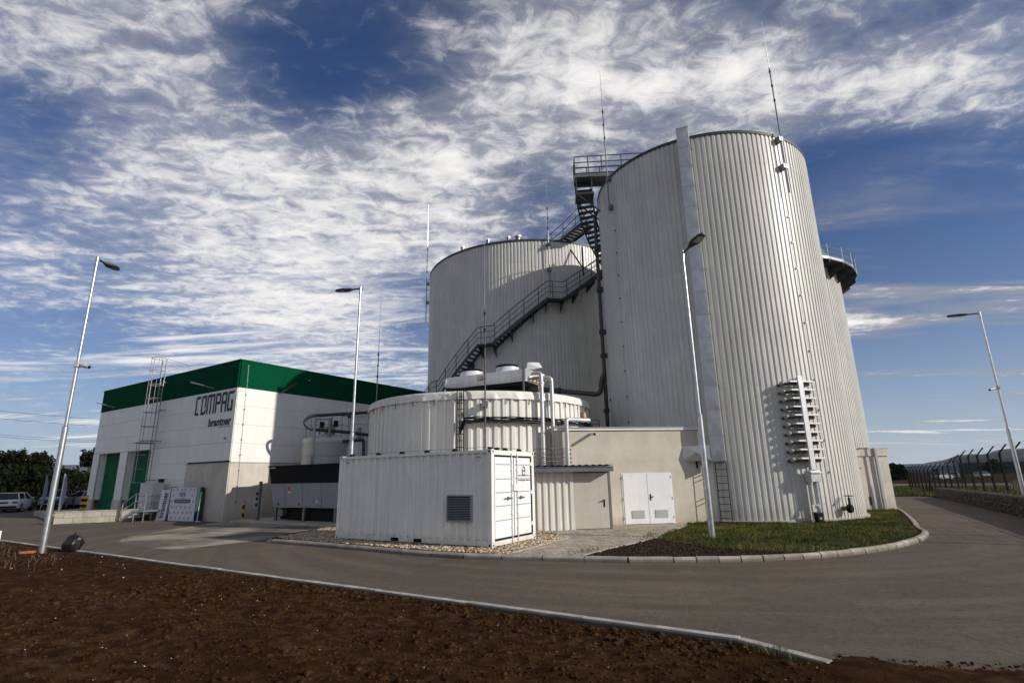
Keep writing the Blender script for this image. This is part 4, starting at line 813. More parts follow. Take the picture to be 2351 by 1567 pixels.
# ------------------------------------------------------------------ container
def container():
    t = thing('shipping_container', 'white corrugated shipping container with a dark louvre standing on gravel', 'container', (CO[0], CO[1], .115), CRZ)
    L, Wd, H = 6.058, 2.438, 2.591
    # side sheet, corrugated
    def corr(name, x0, x1, y, sgn, z0, z1):
        n = round((x1-x0)/.278); p = (x1-x0)/n; prof = []; d = .052
        for k in range(n):
            a = x0+k*p
            for fr, q in ((0, 0), (.36, 0), (.45, d), (.91, d)): prof.append((a+fr*p, q))
        prof.append((x1, 0)); v = []
        for x, q in prof: v += [(x, y+sgn*q, z0), (x, y+sgn*q, z1)]
        return MB().add(v, [(2*i, 2*i+2, 2*i+3, 2*i+1) for i in range(len(prof)-1)]).build(name, 'contwhite', t)
    corr('side_panel', -L+.16, -.16, .035, 1, .17, 2.50); corr('side_panel', -L+.16, -.16, Wd-.035, -1, .17, 2.50)
    MB().box(-L+.16, .005, .035, -.16, .045, .17).build('bottom_rail', 'contwhite', t); MB().box(-L+.16, Wd-.045, .035, -.16, Wd-.005, .17).build('bottom_rail', 'contwhite', t)
    MB().box(-L+.16, .004, 2.50, -.16, .07, 2.575).build('top_rail', 'contwhite', t); MB().box(-L+.16, Wd-.07, 2.50, -.16, Wd-.004, 2.575).build('top_rail', 'contwhite', t)
    MB().box(-L+.02, .06, 2.545, -.02, Wd-.06, 2.565).build('roof_panel', 'contwhite', t); MB().box(-L+.06, .06, .10, -.06, Wd-.06, .16).build('floor', 'black', t)
    MB().box(-L+.02, .1, .1, -L+.05, Wd-.1, 2.5).build('end_panel', 'contwhite', t)
    for x in (-L, -.16):
        for y in (0, Wd-.16):
            MB().box(x+.006, y+.006, .118, x+.154, y+.154, 2.473).build('corner_post', 'contwhite', t, bevel=.01)
            for z in (0, 2.473): 
                cst = MB().box(x, y, z, x+.178-.018, y+.16, z+.118).build('corner_casting', 'contwhite', t, bevel=.008)
                if y == 0: MB().box(x+.055, -.004, z+.03, x+.105, .02, z+.09).build('casting_hole', 'black', cst)
                if x > -1: MB().box(x+.14, y+.055, z+.03, x+.164, y+.105, z+.09).build('casting_hole', 'black', cst)
    for x in (-3.63, -2.74): MB().box(x, -.002, .045, x+.30, .05, .145).build('fork_pocket', 'black', t)
    for x in (-5.75, -.55): MB().box(x, .02, 2.37, x+.17, .034, 2.385).build('vent_slot', 'black', t)
    # louvre
    lv = MB(); x0, x1, z0, z1 = -1.53, -.66, .64, 1.36
    for a, b, c, d in ((x0, x0+.035, z0, z1), (x1-.035, x1, z0, z1), (x0+.035, x1-.035, z0, z0+.035), (x0+.035, x1-.035, z1-.035, z1)): lv.box(a, -.035, c, b, .06, d)
    g = lv.build('louvre', 'grey', t); MB().box(x0+.03, .012, z0+.03, x1-.03, .028, z1-.03).build('louvre_back', 'black', g)
    sm = MB().slab([(x0+.036, -.03, 0), (x0+.036, .0, .014), (x0+.036, .0, .010), (x0+.036, -.03, -.006)], (x1-x0-.072, 0, 0)).mesh('slat')
    for k in range(14): obj('slat', sm, 'grey', g, (0, 0, z0+.045+k*.0455))
    # door end
    MB().box(-.10, .154, 2.44, -.004, Wd-.154, 2.57).build('door_header', 'contwhite', t); MB().box(-.10, .154, .03, -.004, Wd-.154, .15).build('door_sill', 'contwhite', t)
    MB().box(-.075, .15, .15, -.062, Wd-.15, 2.44).build('door_gasket', 'black', t)
    for y0, y1, s in ((.19, 1.196, -1), (1.242, 2.20, 1)):
        d = MB().box(-.058, y0, .21, -.018, y1, 2.385).build('door', 'doorwhite', t, bevel=.006)
        for z in (.66, 1.04, 1.40, 1.77, 2.17): MB().box(-.020, y0+.05, z, -.008, y1-.16 if s < 0 else y1-.06, z+.022).build('door_crease', 'grey', d)
        yr = 1.06 if s < 0 else 1.375
        MB().cyl((.012, yr, .10), (.012, yr, 2.50), .017, n=8).build('lock_rod', 'aluwhite', d, smooth=True)
        for z in (.42, .82, 1.26, 1.62, 2.0, 2.3): MB().box(-.018, yr-.035, z, .03, yr+.035, z+.08).build('rod_bracket', 'contwhite', d)
        for z in (.09, 2.47): MB().box(-.018, yr-.03, z-.03, .035, yr+.03, z+.05).build('rod_cam', 'contwhite', d)
        hy = (yr-.42, yr) if s < 0 else (yr, yr+.40)
        MB().box(.015, hy[0], 1.23, .032, hy[1], 1.262).build('handle', 'steelmid', d); MB().box(.0, (hy[0]+hy[1])/2-.03, 1.20, .03, (hy[0]+hy[1])/2+.03, 1.29).build('handle_catch', 'steelmid', d)
    for z in (.42, 1.32, 2.16): MB().box(-.03, 2.19, z, .012, 2.31, z+.11).build('hinge', 'contwhite', t)
    MB().box(-.012, 2.215, .22, -.008, 2.276, 2.40).build('post_recess', 'black', t)
    MB().box(-.01, 1.12, 1.44, .05, 1.36, 1.62).build('lock_box', 'contwhite', t, bevel=.01)
    # emblem and lettering on the right-hand leaf
    pts = [(-.0125, 1.79+.10*math.cos(a), 2.0+.135*math.sin(a)) for a in [2*math.pi*k/20 for k in range(21)]]
    MB().tube(pts, .008, 4).build('emblem', 'inkb', t); MB().tube([(-.0125, 1.79+.095*math.sin(a*1.7), 2.0+.12*(a/1.9)) for a in np.linspace(-1.9, 1.9, 14)], .011, 4).build('emblem', 'inkb', t)
    MB().bar((-.0125, 1.71, 2.03), (-.0125, 1.87, 1.98), .014).build('emblem', 'inkb', t)
    put_text('IMPREGNO SANITEX a.s.', .82, .048, t, (-.0145, 1.40, 1.845), (0, 1, 0), (0, 0, 1), 'inkg')
    put_text('www.impregno-sanitex.cz', .82, .062, t, (-.0145, 1.40, 1.70), (0, 1, 0), (0, 0, 1), 'inkb')
    return t
container()
# roof conductor line on the container: black blocks and a thin wire
blk = MB().slab([(-.07, -.06, 0), (.07, -.06, 0), (.04, -.06, .07), (-.04, -.06, .07)], (0, .12, 0)).mesh('weight_block')
for lb, pts in (('thin wire on black blocks along the container roof edge', [(-5.6, .12), (-4.4, .12), (-3.4, .12), (-2.4, .12), (-1.35, .12), (-.12, .12)]), ('thin wire on black blocks across the container roof end', [(-.14, .5), (-.14, .95), (-.14, 1.75)])):
    t = thing('roof_conductor', lb, 'wire', (CO[0], CO[1], .115+2.58), CRZ)
    for x, y in pts: obj('weight_block', blk, 'black', t, (x, y, 0), 0 if x < -1 else 0)
    MB().tube([(pts[0][0], pts[0][1], .09)]+[(x, y, .075) for x, y in pts]+[(pts[-1][0], pts[-1][1], .075)], .006, 5).build('wire', 'steelmid', t)
# ------------------------------------------------------------------ plant building with double door
FO, FRZ = (1.63, 21.05), R(8)
def plant():
    t = thing('plant_building', 'low beige rendered plant building with white roof edge between the tanks', 'building', (FO[0], FO[1], 0), FRZ)
    x1, H = 5.98, 3.68
    MB().box(0, 0, .0, x1, 4.6, H).build('wall', 'render', t)
    MB().box(-.05, -.06, H+.003, x1+.02, 4.7, H+.10).build('roof_edge', 'fasc', t); MB().box(-.07, -.09, H+.10, x1+.02, 4.7, H+.125).build('roof_flashing', 'galv', t)
    wv = [(k*.06, H+.20+(.02 if k % 2 else -.012)) for k in range(18)]
    MB().slab([(x, .35, H+.12) for x in (0, 1.02)]+[(x, .35, z) for x, z in reversed(wv)], (0, 1.5, 0)).build('corrugated_cap', 'clad3', t)
    # double door
    d = MB(); d.box(2.56, -.015, .11, 2.61, .03, 2.02); d.box(4.57, -.015, .11, 4.62, .03, 2.02); d.box(2.61, -.015, 1.985, 4.57, .03, 2.02)
    fr = d.build('door_frame', 'doorwhite', t)
    for a, b in ((2.612, 3.578), (3.592, 4.568)):
        lf = MB().box(a, -.035, .125, b, .0, 1.98).build('door_leaf', 'doorwhite', t, bevel=.004); vx = a+.26 if a < 3 else a+.22
        v = MB().box(vx, -.045, .33, vx+.52, -.034, .62).build('vent', 'grey', lf)
        for k in range(8): MB().box(vx+.02, -.052, .345+k*.034, vx+.50, -.046, .362+k*.034).build('vent_slat', 'cabinet', v)
    h = MB().box(3.66, -.052, .98, 3.70, -.034, 1.22).build('door_handle', 'black', t); MB().bar((3.68, -.065, 1.12), (3.82, -.075, 1.12), .022).build('handle_lever', 'black', h)
    for z in (.3, 1.0, 1.8):
        for x in (2.6, 4.575): MB().cyl((x, -.04, z), (x, -.04, z+.1), .014, n=6).build('hinge', 'galv', t)
    # roof drain spout
    sp = MB().cyl((1.42, .0, 3.545), (1.44, -.48, 3.50), .055, n=12, caps=False).build('drain_spout', 'fasc', t, smooth=True); MB().cyl((1.4397, -.47, 3.501), (1.4399, -.475, 3.5005), .051, n=12).build('spout_mouth', 'black', sp)
    MB().cyl((5.5, .1, H+.1), (5.5, .1, H+.16), .05, n=8).build('roof_block', 'black', t)
plant()
t = thing('roof_railing', 'short black railing on the plant building roof between the tanks', 'railing', (*toworld(FO, FRZ, 1.5, 3.2), 3.80), FRZ)
for h in (.25, .45, .62): MB().cyl((0, 0, h), (1.3, 0, h), .015, n=6).build('rail', 'black', t)
for x in (0, .42, 1.28): MB().cyl((x, 0, 0), (x, 0, .62), .02, n=6).build('post', 'black', t)
# shed lean-to
def shed():
    so = (3.393, 19.98); t = thing('lean_to_shed', 'small white corrugated lean-to with a beige door and slate roof', 'shed', (so[0], so[1], 0), FRZ)
    H = 2.06
    def sheet(x0, x1, y, z0, z1):
        p = .235; n = round((x1-x0)/p); p = (x1-x0)/n; v = []; prof = []
        for k in range(n):
            for fr, q in ((0, 0), (.42, 0), (.5, -.045), (.92, -.045)): prof.append((x0+(k+fr)*p, q))
        prof.append((x1, 0))
        for x, q in prof: v += [(x, y+q, z0), (x, y+q, z1)]
        return MB().add(v, [(2*i, 2*i+2, 2*i+3, 2*i+1) for i in range(len(prof)-1)])
    sheet(-2.75, -2.05, .0, .10, H+.1).build('cladding_sheet', 'clad3', t); sheet(-2.05, -1.30, .0, .10, H+.1).build('cladding_sheet', 'clad3', t)
    MB().box(-2.75, .02, .1, -1.32, .06, H+.1).build('wall_core', 'insul', t); MB().box(-2.78, .02, .1, -2.74, 1.3, H+.12).build('side_wall', 'clad3', t)
    MB().box(.02, .03, .10, .075, 1.36, H+.12).build('side_wall', 'render', t)
    MB().box(.0, -.03, .10, .085, .03, H+.05).build('door_jamb', 'steelmid', t); MB().box(-1.31, -.03, .10, -1.27, .02, H+.05).build('door_jamb', 'cabinet', t)
    dr = MB().box(-1.265, -.02, .13, -.005, .02, H).build('door', 'doorbeige', t, bevel=.004)
    hd = MB().box(-.21, -.034, .86, -.16, -.02, 1.12).build('door_handle', 'black', dr); MB().bar((-.185, -.05, 1.07), (-.34, -.06, 1.05), .024).build('handle_lever', 'black', dr)
    MB().box(-1.275, -.026, .35, -1.25, -.016, .5).build('hinge', 'galv', dr)
    MB().box(-1.55, -.075, 1.72, -1.43, -.05, 1.80).build('junction_box', 'galv', t)
    # corrugated roof sloping to the front, with fascia board
    n = 24; x0, x1 = -2.9, .10; v = []
    for k in range(n*4+1):
        x = x0+(x1-x0)*k/(n*4); dz = .022*math.cos(2*math.pi*k/8)
        v += [(x, -.50, 2.315+dz), (x, 1.32, 2.27+dz)]
    MB().add(v, [(2*i, 2*i+2, 2*i+3, 2*i+1) for i in range(n*4)]).build('roof_sheet', 'slate', t, smooth=True)
    MB().box(x0+.02, -.47, 2.09, x1-.02, -.445, 2.27).build('fascia', 'slate', t); MB().box(x0, -.50, 2.255, x1-.02, -.475, 2.27).build('drip_edge', 'steelmid', t)
    MB().slab([(x1-.015, -.44, 2.10), (x1-.015, 1.3, 2.06), (x1-.015, 1.3, 2.23), (x1-.015, -.44, 2.27)], (-.03, 0, 0)).build('barge_board', 'slate', t)
    MB().slab([(x0+.06, -.44, 2.09), (x1-.06, -.44, 2.09), (x1-.06, 1.3, 2.06), (x0+.06, 1.3, 2.06)], (0, 0, .012)).build('soffit', 'slate', t)
shed()
# ------------------------------------------------------------------ annex behind the tallest tank
def annex():
    t = thing('annex_building', 'small pale flat-roofed annex with a grey downpipe at the roadside', 'building', (18.64, 27.2, .0), R(10))
    MB().box(-3.6, 0, 0, 0, 5.0, 2.66).build('wall', 'renderg', t); MB().box(-3.65, -.06, 2.663, .06, 5.06, 3.03).build('parapet', 'renderg', t); MB().box(-3.68, -.09, 3.033, .09, 5.09, 3.07).build('parapet_cap', 'cabinet', t)
    MB().box(-.82, -.16, .1, -.70, -.065, 3.05).build('downpipe', 'grey', t)
    MB().box(-2.0, -.03, .1, -1.45, .0, 1.75).build('hatch', 'renderg', t); MB().bar((-1.42, -.05, .35), (-1.42, -.05, .75), .05).build('hatch_handle', 'black', t)
    MB().box(-1.9, -.05, 2.1, -1.55, 0, 2.14).build('wall_bracket', 'grey', t)
annex()
# ------------------------------------------------------------------ equipment on the low tank
def drycooler():
    # front face runs slightly towards the camera on the right
    a = Vector((-2.93, 23.0)); b = Vector((.50, 21.22))
    d = b-a; L = d.length; rz = math.atan2(d.y, d.x); z0 = 5.72
    t = thing('roof_cooler', 'white cooler with two round fans on top of the low tank', 'air conditioner', (a.x, a.y, z0), rz)
    MB().add([(0, 0, 0), (L, 0, 0), (L+.12, 1.6, 0), (.0, 1.6, 0), (0, 0, .50), (L+.05, 0, .50), (L+.17, 1.6, .50), (0, 1.6, .50)], [(3,2,1,0),(4,5,6,7),(0,1,5,4),(1,2,6,5),(2,3,7,6),(3,0,4,7)]).build('casing', 'contwhite', t, bevel=.01)
    MB().box(-.09, .05, .03, -.005, 1.5, .30).build('end_cap', 'contwhite', t)
    MB().box(.05, .06, -.14, L-.05, 1.5, -.01).build('coil_base', 'black', t)
    for cx in (.95, 2.75):
        c = MB().lathe([(.58, .50), (.52, .56), (.48, .76), (.45, .77), (.44, .50)], 28, c=(cx, .62, 0)).build('fan_cowl', 'aluwhite', t, smooth=True)
        for r in (.15, .28, .42): MB().tube([(cx+r*math.cos(2*math.pi*k/20), .62+r*math.sin(2*math.pi*k/20), .80) for k in range(21)], .018, 4).build('guard_ring', 'black', c)
        for k in range(4): MB().bar((cx+.48*math.cos(k*math.pi/2+.4), .62+.48*math.sin(k*math.pi/2+.4), .77), (cx, .62, .83), .05, .035).build('guard_arm', 'black', c)
        MB().tube([(cx-.47*math.cos(math.pi*k/12), .62-.47*math.sin(math.pi*k/12), .785) for k in range(13)], .05, 5).build('guard_rim', 'black', c)
    for x in (.02, L-.05):
        MB().bar((x, -.04, -.50), (x, -.04, .42 if x < 1 else .60), .06).build('leg', 'aluwhite' if x < 1 else 'steelmid', t); MB().bar((x, 1.5, -.3), (x, 1.5, .3), .06).build('leg', 'steelmid', t)
    MB().slab([(L+.05, .05, .45), (L+.45, .3, .55), (L+.30, .3, .78), (L+.10, .05, .75)], (.05, .35, .05)).build('junction_hood', 'aluwhite', t)
    MB().slab([(L+.02, .0, .05), (L+.02, .0, .50), (L+.32, .15, .40)], (0, .03, 0)).build('gusset', 'aluwhite', t)
    for k in range(4): MB().cyl((L+.06, .35+.28*k, .12+.06*(k % 2)), (L+.55, .3+.28*k, .10+.08*(k % 2)), .045, n=8).build('coil_pipe', 'copper', t, smooth=True)
    MB().tube(bend([(L+.1, .1, .0), (L+.5, .2, -.12), (L+.5, .2, -.45)], .1), .025, 6).build('drain_pipe', 'copper', t)
    # maker's mark: two red arches over dark letters
    for k in range(2): MB().tube([(1.73+.19*k+.10*math.cos(q), -.008, .32+.075*math.sin(q)) for q in np.linspace(0, math.pi, 9)], .012, 4).build('emblem', 'red', t)
    put_text('CABERO', .42, .12, t, (1.62, -.006, .20), (1, 0, 0), (0, 0, 1), 'inkb')
drycooler()
t = thing('roof_walkway', 'corrugated walkway sheet across the low tank roof under the cooler', 'walkway', (T3C[0], T3C[1], 5.42), R(-4))
v = []
for k in range(61): x = -1.0+3.6*k/60; z = .15-.05*x+.025*(1 if k % 2 else -1); v += [(x, -4.0, z), (x, -2.6, z)]
MB().add(v, [(2*i, 2*i+2, 2*i+3, 2*i+1) for i in range(60)]).build('sheet', 'steelmid', t); MB().box(-1.2, -3.9, -.04, 2.6, -2.7, .0).build('bearer', 'black', t)
for x in (-.9, .8, 2.4): MB().box(x, -3.9, -.2, x+.08, -2.7, -.03).build('cross_beam', 'steel', t)
# galvanised pipes dropping in front of the low tank
for lb, th, zt, bk in (('outer of two tall silver pipes dropping from the roof cooler', -59.6, 6.03, .85), ('inner of two tall silver pipes dropping from the roof cooler', -54.2, 5.88, 1.15)):
    x, y = on(T3C, T3R, th, .28); t = thing('drop_pipe', lb, 'pipe', (x, y, 0))
    MB().tube(bend([(0, 0, .1), (0, 0, zt), (-bk, .35, zt+.04)], .16, 5), .085, 12).build('pipe', 'alu', t, smooth=True)
    for z in (3.0, 3.2): MB().bar((0, 0, z), (-.1, .35, z), .03).build('bracket', 'galv', t)
    for z in (1.2, 2.4, 3.6, 4.8): MB().cyl((0, 0, z), (0, 0, z+.03), .092, n=12).build('band', 'galv', t)
x, y = toworld(FO, FRZ, .42, -.18); t = thing('drop_pipe', 'short silver pipe elbowing out of the plant building wall', 'pipe', (x, y, 0))
MB().tube(bend([(0, 0, 2.35), (0, 0, 4.10), (1.0, .75, 4.13)], .12, 5), .085, 12).build('pipe', 'alu', t, smooth=True); MB().cyl((.75, .62, 4.05), (.75, .62, 4.42), .13, n=12).build('stub', 'copper', t, smooth=True); MB().tube(bend([(0, 0, 2.4), (0, -.02, 2.28), (.15, -.05, 2.25)], .08), .07, 8).build('elbow', 'aluwhite', t, smooth=True)
# small horizontal hoses between the container and the building
for i in range(4):
    z = 2.98-.16*i; t = thing('thin_hose', ('topmost', 'second highest', 'third highest', 'lowest')[i]+' of four thin copper lines at the plant building wall', 'pipe', (*toworld(FO, FRZ, .55, -.02), z), FRZ, 'thin copper lines beside the drop pipes')
    MB().tube(bend([(0, 0, 0), (-.15, -.12, 0), (-.9-.12*i, -.05, .02), (-1.4, .5, .02)], .1), .016, 6).build('line', 'copper', t); MB().cyl((0, .0, -.03), (.05, .0, -.03), .03, n=6).build('fitting', 'steel', t)
# cable ladder and cable bundle on the low tank
th = -94.8; x, y = on(T3C, T3R, th, .22); t = thing('cable_ladder', 'black cable ladder climbing the low tank to its roof', 'cable ladder', (x, y, .3), R(th+90))
for s in (-.13, .13): MB().box(s-.014, -.03, 0, s+.014, .03, 5.05).build('stile', 'black', t)
rg = MB().box(-.13, -.015, -.012, .13, .015, .012).mesh('rung')
for k in range(21): obj('rung', rg, 'black', t, (0, 0, .15+k*.24))
for s in (-.03, .03): MB().tube([(s+.01*math.sin(k), .02, k*.35) for k in range(15)], .018, 5).build('cable', 'black', t)
t = thing('cable_bundle', 'black cable bundle looped round the low tank wall', 'cable', (T3C[0], T3C[1], 0))
for k, (dz, dr, r) in enumerate(((.0, .16, .035), (-.08, .18, .035), (-.15, .15, .028), (.03, .22, .02), (-.11, .22, .02))):
    pts = []
    for a in np.linspace(-93, -8, 60): pts.append(((T3R+dr)*math.cos(R(a)), (T3R+dr)*math.sin(R(a)), 4.18+dz+.02*math.sin(a*.45+k)-(.05 if a > -20 else 0)))
    pts = [((T3R+dr)*math.cos(R(-95)), (T3R+dr)*math.sin(R(-95)), 3.75+dz)]+pts
    MB().tube(pts, r, 5).build('cable', 'black', t)
MB().lathe([(T3R+.08, 4.04), (T3R+.28, 4.04), (T3R+.28, 4.02), (T3R+.08, 4.02)], 50, R(-93), R(-8)).build('cable_tray', 'steel', t)
# ------------------------------------------------------------------ hall
HC, HRZ = (-14.96, 28.57), R(-33)    # foot of the hall's front corner
HS, HZ = 0.95, 0.095
def hall():
    t = thing('industrial_hall', 'white industrial hall with a dark green band under its roof', 'hall', (HC[0], HC[1], HZ), HRZ); t.scale = (HS, HS, HS)
    LX, LY, H, B, PL = 18.3, 16.6, 8.84, 7.24, 3.03
    MB().box(-LX+.07, .54, -.1, -.06, LY-.06, H-.25).build('core', 'insul', t)
    doors = [(-17.25, -13.85), (-12.75, -9.35)]; DH = 4.14; Z0 = .28
    # front: sandwich panel courses; columns split at vertical joints
    def panel(x0, x1, z0, z1, m, y=-.0): MB().box(x0+.0015, y-.04, z0+.004, x1-.0015, .055, z1-.004).build('wall_panel', m, t, bevel=.003)
    zs = [4.16, 5.18, 6.21, 7.235]; xs = [-18.3, -13.3, -8.6, -4.6, 0]
    for a, b in zip(xs[:-1], xs[1:]):
        for c, d in zip(zs[:-1], zs[1:]): panel(a, b, c, d, 'white')
        for c, d in ((7.25, 8.05), (8.05, 8.80)): MB().box(a+.006, -.075, c+.004, b-.006, .05, d-.004).build('fascia_panel', 'green', t, bevel=.004)
    MB().box(-9.0, -.03, -.12, -4.6, .05, .14).build('base_course', 'renderg', t)
    for c, d in ((.15, 1.15), (1.15, 2.14), (2.14, 3.14), (3.14, 4.155)):
        panel(-9.35+.0, -7.86, c, d, 'white') if c > 1.0 else None
        panel(-7.1, -4.6, c, d, 'white')
        if c > 3: panel(-7.86, -7.1, c, d, 'white'); panel(-4.6, 0, c, d, 'white')
        elif c > 2: panel(-7.86, -7.1, 2.24, d, 'white')
    MB().box(-4.6, -.06, .35, .03, .055, PL-.02).build('plinth', 'renderg', t); MB().box(-4.63, -.075, PL-.015, .05, .05, PL+.03).build('plinth_cap', 'grey', t); MB().box(-4.6, -.045, -.12, .015, .055, .345).build('base_course', 'renderg', t)
    # pillars between the doors
    for a, b in ((-18.3, -17.25), (-13.85, -12.75), (-9.35, -9.0)):
        MB().box(a, -.05, .95, b, .05, DH).build('door_pillar', 'white', t); MB().box(a-.03, -.09, -.12, b+.03, .05, .945).build('pillar_base', 'renderg', t)
    for a, b in doors:
        d = MB(); dd = thing_part('sectional_door', t)
        for k in range(7):
            z0 = Z0+(DH-Z0)*k/7; z1 = Z0+(DH-Z0)*(k+1)/7; MB().box(a+.02, .42, z0+.006, b-.02, .46, z1-.006).build('door_section', 'greendoor', dd, bevel=.004)
        MB().box(a-.0, -.05, DH, b, .5, DH+.02).build('lintel', 'white', dd)
        for x in (a, b): MB().box(x-.02 if x == a else x, -.02, .95, x if x == a else x+.02, .5, DH).build('reveal', 'white', dd)
        MB().box(a, .47, 0, b, .5, DH).build('backing', 'black', dd); MB().box(a, -.05, -.12, b, .5, Z0).build('threshold', 'conc', dd)
        if a > -13:
            for x in (a+1.55, a+2.35):
                w = MB().box(x-.22, .40, 1.35, x+.22, .425, 1.72).build('window', 'black', dd, bevel=.03); MB().box(x-.15, .392, 1.41, x+.15, .402, 1.66).build('pane', 'glass', w)
    md = MB().box(-7.85, .02, .15, -7.12, .05, 2.22).build('door', 'black', t); MB().box(-7.75, .0, .9, -7.25, .022, 2.1).build('door_glass', 'glass', md); MB().box(-8.0, -.35, 2.26, -6.95, -.04, 2.30).build('door_canopy', 'white', t)
    # right wall
    ys = [0, 5.5, 11.0, 16.6]; zr = [3.06, 4.1, 5.15, 6.2, 7.235]
    for a, b in zip(ys[:-1], ys[1:]):
        for c, d in zip(zr[:-1], zr[1:]): MB().box(-.055, a+.004, c+.004, .04, b-.004, d-.004).build('wall_panel', 'white', t, bevel=.003)
        for c, d in ((7.25, 8.80),): MB().box(-.05, a+.006, c+.004, .075, b-.006, d-.004).build('fascia_panel', 'green', t, bevel=.004)
    MB().box(-.05, .0, .35, .062, LY, PL-.02).build('plinth', 'renderg', t); MB().box(-.05, .0, PL-.015, .08, LY, PL+.03).build('plinth_cap', 'grey', t); MB().box(-.05, 0, -.12, .05, LY, .345).build('base_course', 'renderg', t)
    MB().box(-LX-.04, -.09, 8.80, .09, .06, 8.88).build('roof_trim', 'green', t); MB().box(.0, .06, 8.80, .09, LY, 8.88).build('roof_trim', 'green', t)
    MB().box(-LX, 0, -.12, -LX+.06, LY, H-.05).build('end_wall', 'white', t); MB().box(-LX, .06, H-.2, 0, LY, H-.1).build('roof', 'grey', t)
    # corner conductor with clips, small fittings
    MB().cyl((.10, .55, .4), (.10, .42, 8.6), .012, n=5).build('earth_wire', 'galv', t)
    for z in np.arange(.9, 8.6, .85): MB().box(.06, .40+.1*(8.6-z)/8.2, z-.03, .12, .46+.1*(8.6-z)/8.2, z+.03).build('wire_clip', 'steelmid', t)
    for x in (-.9, -17.6): MB().box(x-.1, -.09, 8.42, x+.1, -.07, 8.55).build('overflow_opening', 'black', t)
    MB().box(.076, 4.55, 8.25, .09, 4.62, 8.32).build('rivet_light', 'white', t)
    MB().box(-.75, -.1, 4.35, -.6, -.04, 4.42).build('sensor', 'steel', t)
    # arm lights
    for base, dr in (((-2.5, -.05, 7.42), (-1.5, -.62, .42)), ((-15.9, -.05, 7.42), (-1.7, -.6, .42)), ((.05, 2.55, 7.15), (.95, .55, .62))):
        b = Vector(base); e = b+Vector(dr); l = thing_part('wall_light', t); MB().bar(b, b.lerp(e, .45), .05).build('light_arm', 'steelmid', l)
        s = (e-b).normalized(); w = s.cross(Vector((0, 0, 1))).normalized()
        MB().slab([b.lerp(e, .42)-w*.07, b.lerp(e, .62)-w*.15, e-w*.10, e+w*.10, b.lerp(e, .62)+w*.15, b.lerp(e, .42)+w*.07], (0, 0, .06)).build('light_head', 'galv' if dr[0] < 0 else 'lamp', l, bevel=.01)
    # sign lettering
    letters(t)
    put_text('brantner', 2.42, .50, t, (-2.70, -.046, 5.13), (1, 0, 0), (0, 0, 1), 'ink', offset=.042)
    put_text('green solutions', 1.14, .13, t, (-1.45, -.046, 4.99), (1, 0, 0), (0, 0, 1), 'inkg')
def thing_part(name, parent):
    o = bpy.data.objects.new(name, None); COL.objects.link(o); o.parent = parent; o.empty_display_size = .1; return o
def letters(t, sc=1.0, ox=-4.42, oz=5.92, y=-.046, H=1.17, Wt=4.1, m='ink', thick=.006):
    # six block letters, strokes as outlines; unit cell 1 wide x 1 high
    w = .27; v = .15
    def poly(x, pts, cell, gap): return [(ox+(x+px*cell)*1.0, y, oz+pz*H) for px, pz in pts]
    cell = Wt/6*.86; step = Wt/6*1.02
    S = {}
    S['C'] = [[(.10, 0), (w, v), (w, 1-v), (.80, 1-v), (1.0, 1), (.2, 1), (0, .93), (0, .06)], [(.10, 0), (.85, 0), (.62, v), (w, v)]]
    S['O'] = [[(0, .70), (0, .93), (.2, 1), (1, 1), (1, .36), (1-w, .30), (1-w, 1-v), (w, 1-v), (w, .70)], [(0, 0), (0, .60), (w, .66), (w, v), (1-w, v), (1-w, .18), (1, .18), (1, .10), (.8, 0)], [(-.12, .72), (.10, .62), (w+.14, .72)], [(.70, .18), (1-w/2, .30), (1.12, .18)]]
    S['M'] = [[(0, 0), (0, .93), (.2, 1), (1.5, 1), (1.5, 0), (1.5-w, 0), (1.5-w, 1-v), (.75+w/2, 1-v), (.75+w/2, 0), (.75-w/2, 0), (.75-w/2, 1-v), (w, 1-v), (w, 0)]]
    S['P'] = [[(0, 0), (0, 1), (.9, 1), (1, .93), (1, .50), (.88, .42), (w, .42), (w, 0)]]
    S['A'] = [[(0, 0), (0, .93), (.2, 1), (1, 1), (1, 0), (1-w, 0), (1-w, .42), (w, .42), (w, 0)]]
    S['G'] = [[(.0, .06), (0, .93), (.2, 1), (1.25, 1), (1.0, 1-v), (w, 1-v), (w, v), (1-w, v), (1-w, .45), (.62, .45), (.72, .56), (1, .56), (1, .0), (.1, 0)]]
    hole = {'P': [(w, .42+v), (1-w, .42+v), (1-w, 1-v), (w, 1-v)], 'A': [(w, .42+v), (1-w, .42+v), (1-w, 1-v), (w, 1-v)]}
    x = 0; off = (0, -thick, 0)
    adv = {'C': 1.0, 'O': 1.0, 'M': 1.5, 'P': 1.0, 'A': 1.0, 'G': 1.0}; tot = sum(adv.values())+5*.16; cell = Wt/tot
    for ch in 'COMPAG':
        mb = MB()
        if ch in hole:
            q = {'P': [[(0, 0), (w, 0), (w, 1), (0, 1)], [(w, 1-v), (1, 1-v), (.93, 1), (w, 1)], [(1-w, .42+v), (1, .48), (1, 1-v), (1-w, 1-v)], [(w, .42), (.9, .42), (1, .48), (1-w, .42+v), (w, .42+v)]],
                 'A': [[(0, 0), (w, 0), (w, 1-v), (0, .93)], [(0, .93), (w, 1-v), (1-w, 1-v), (1, 1), (.2, 1)], [(1-w, 0), (1, 0), (1, 1), (1-w, 1-v)], [(w, .40), (1-w, .40), (1-w, .40+v), (w, .40+v)]]}[ch]
        else: q = S[ch]
        for p in q: mb.slab([(ox+x+px*cell, y, oz+pz*H) for px, pz in p], off)
        mb.build('letter', m, t); x += cell*(adv[ch]+.16)
hall()
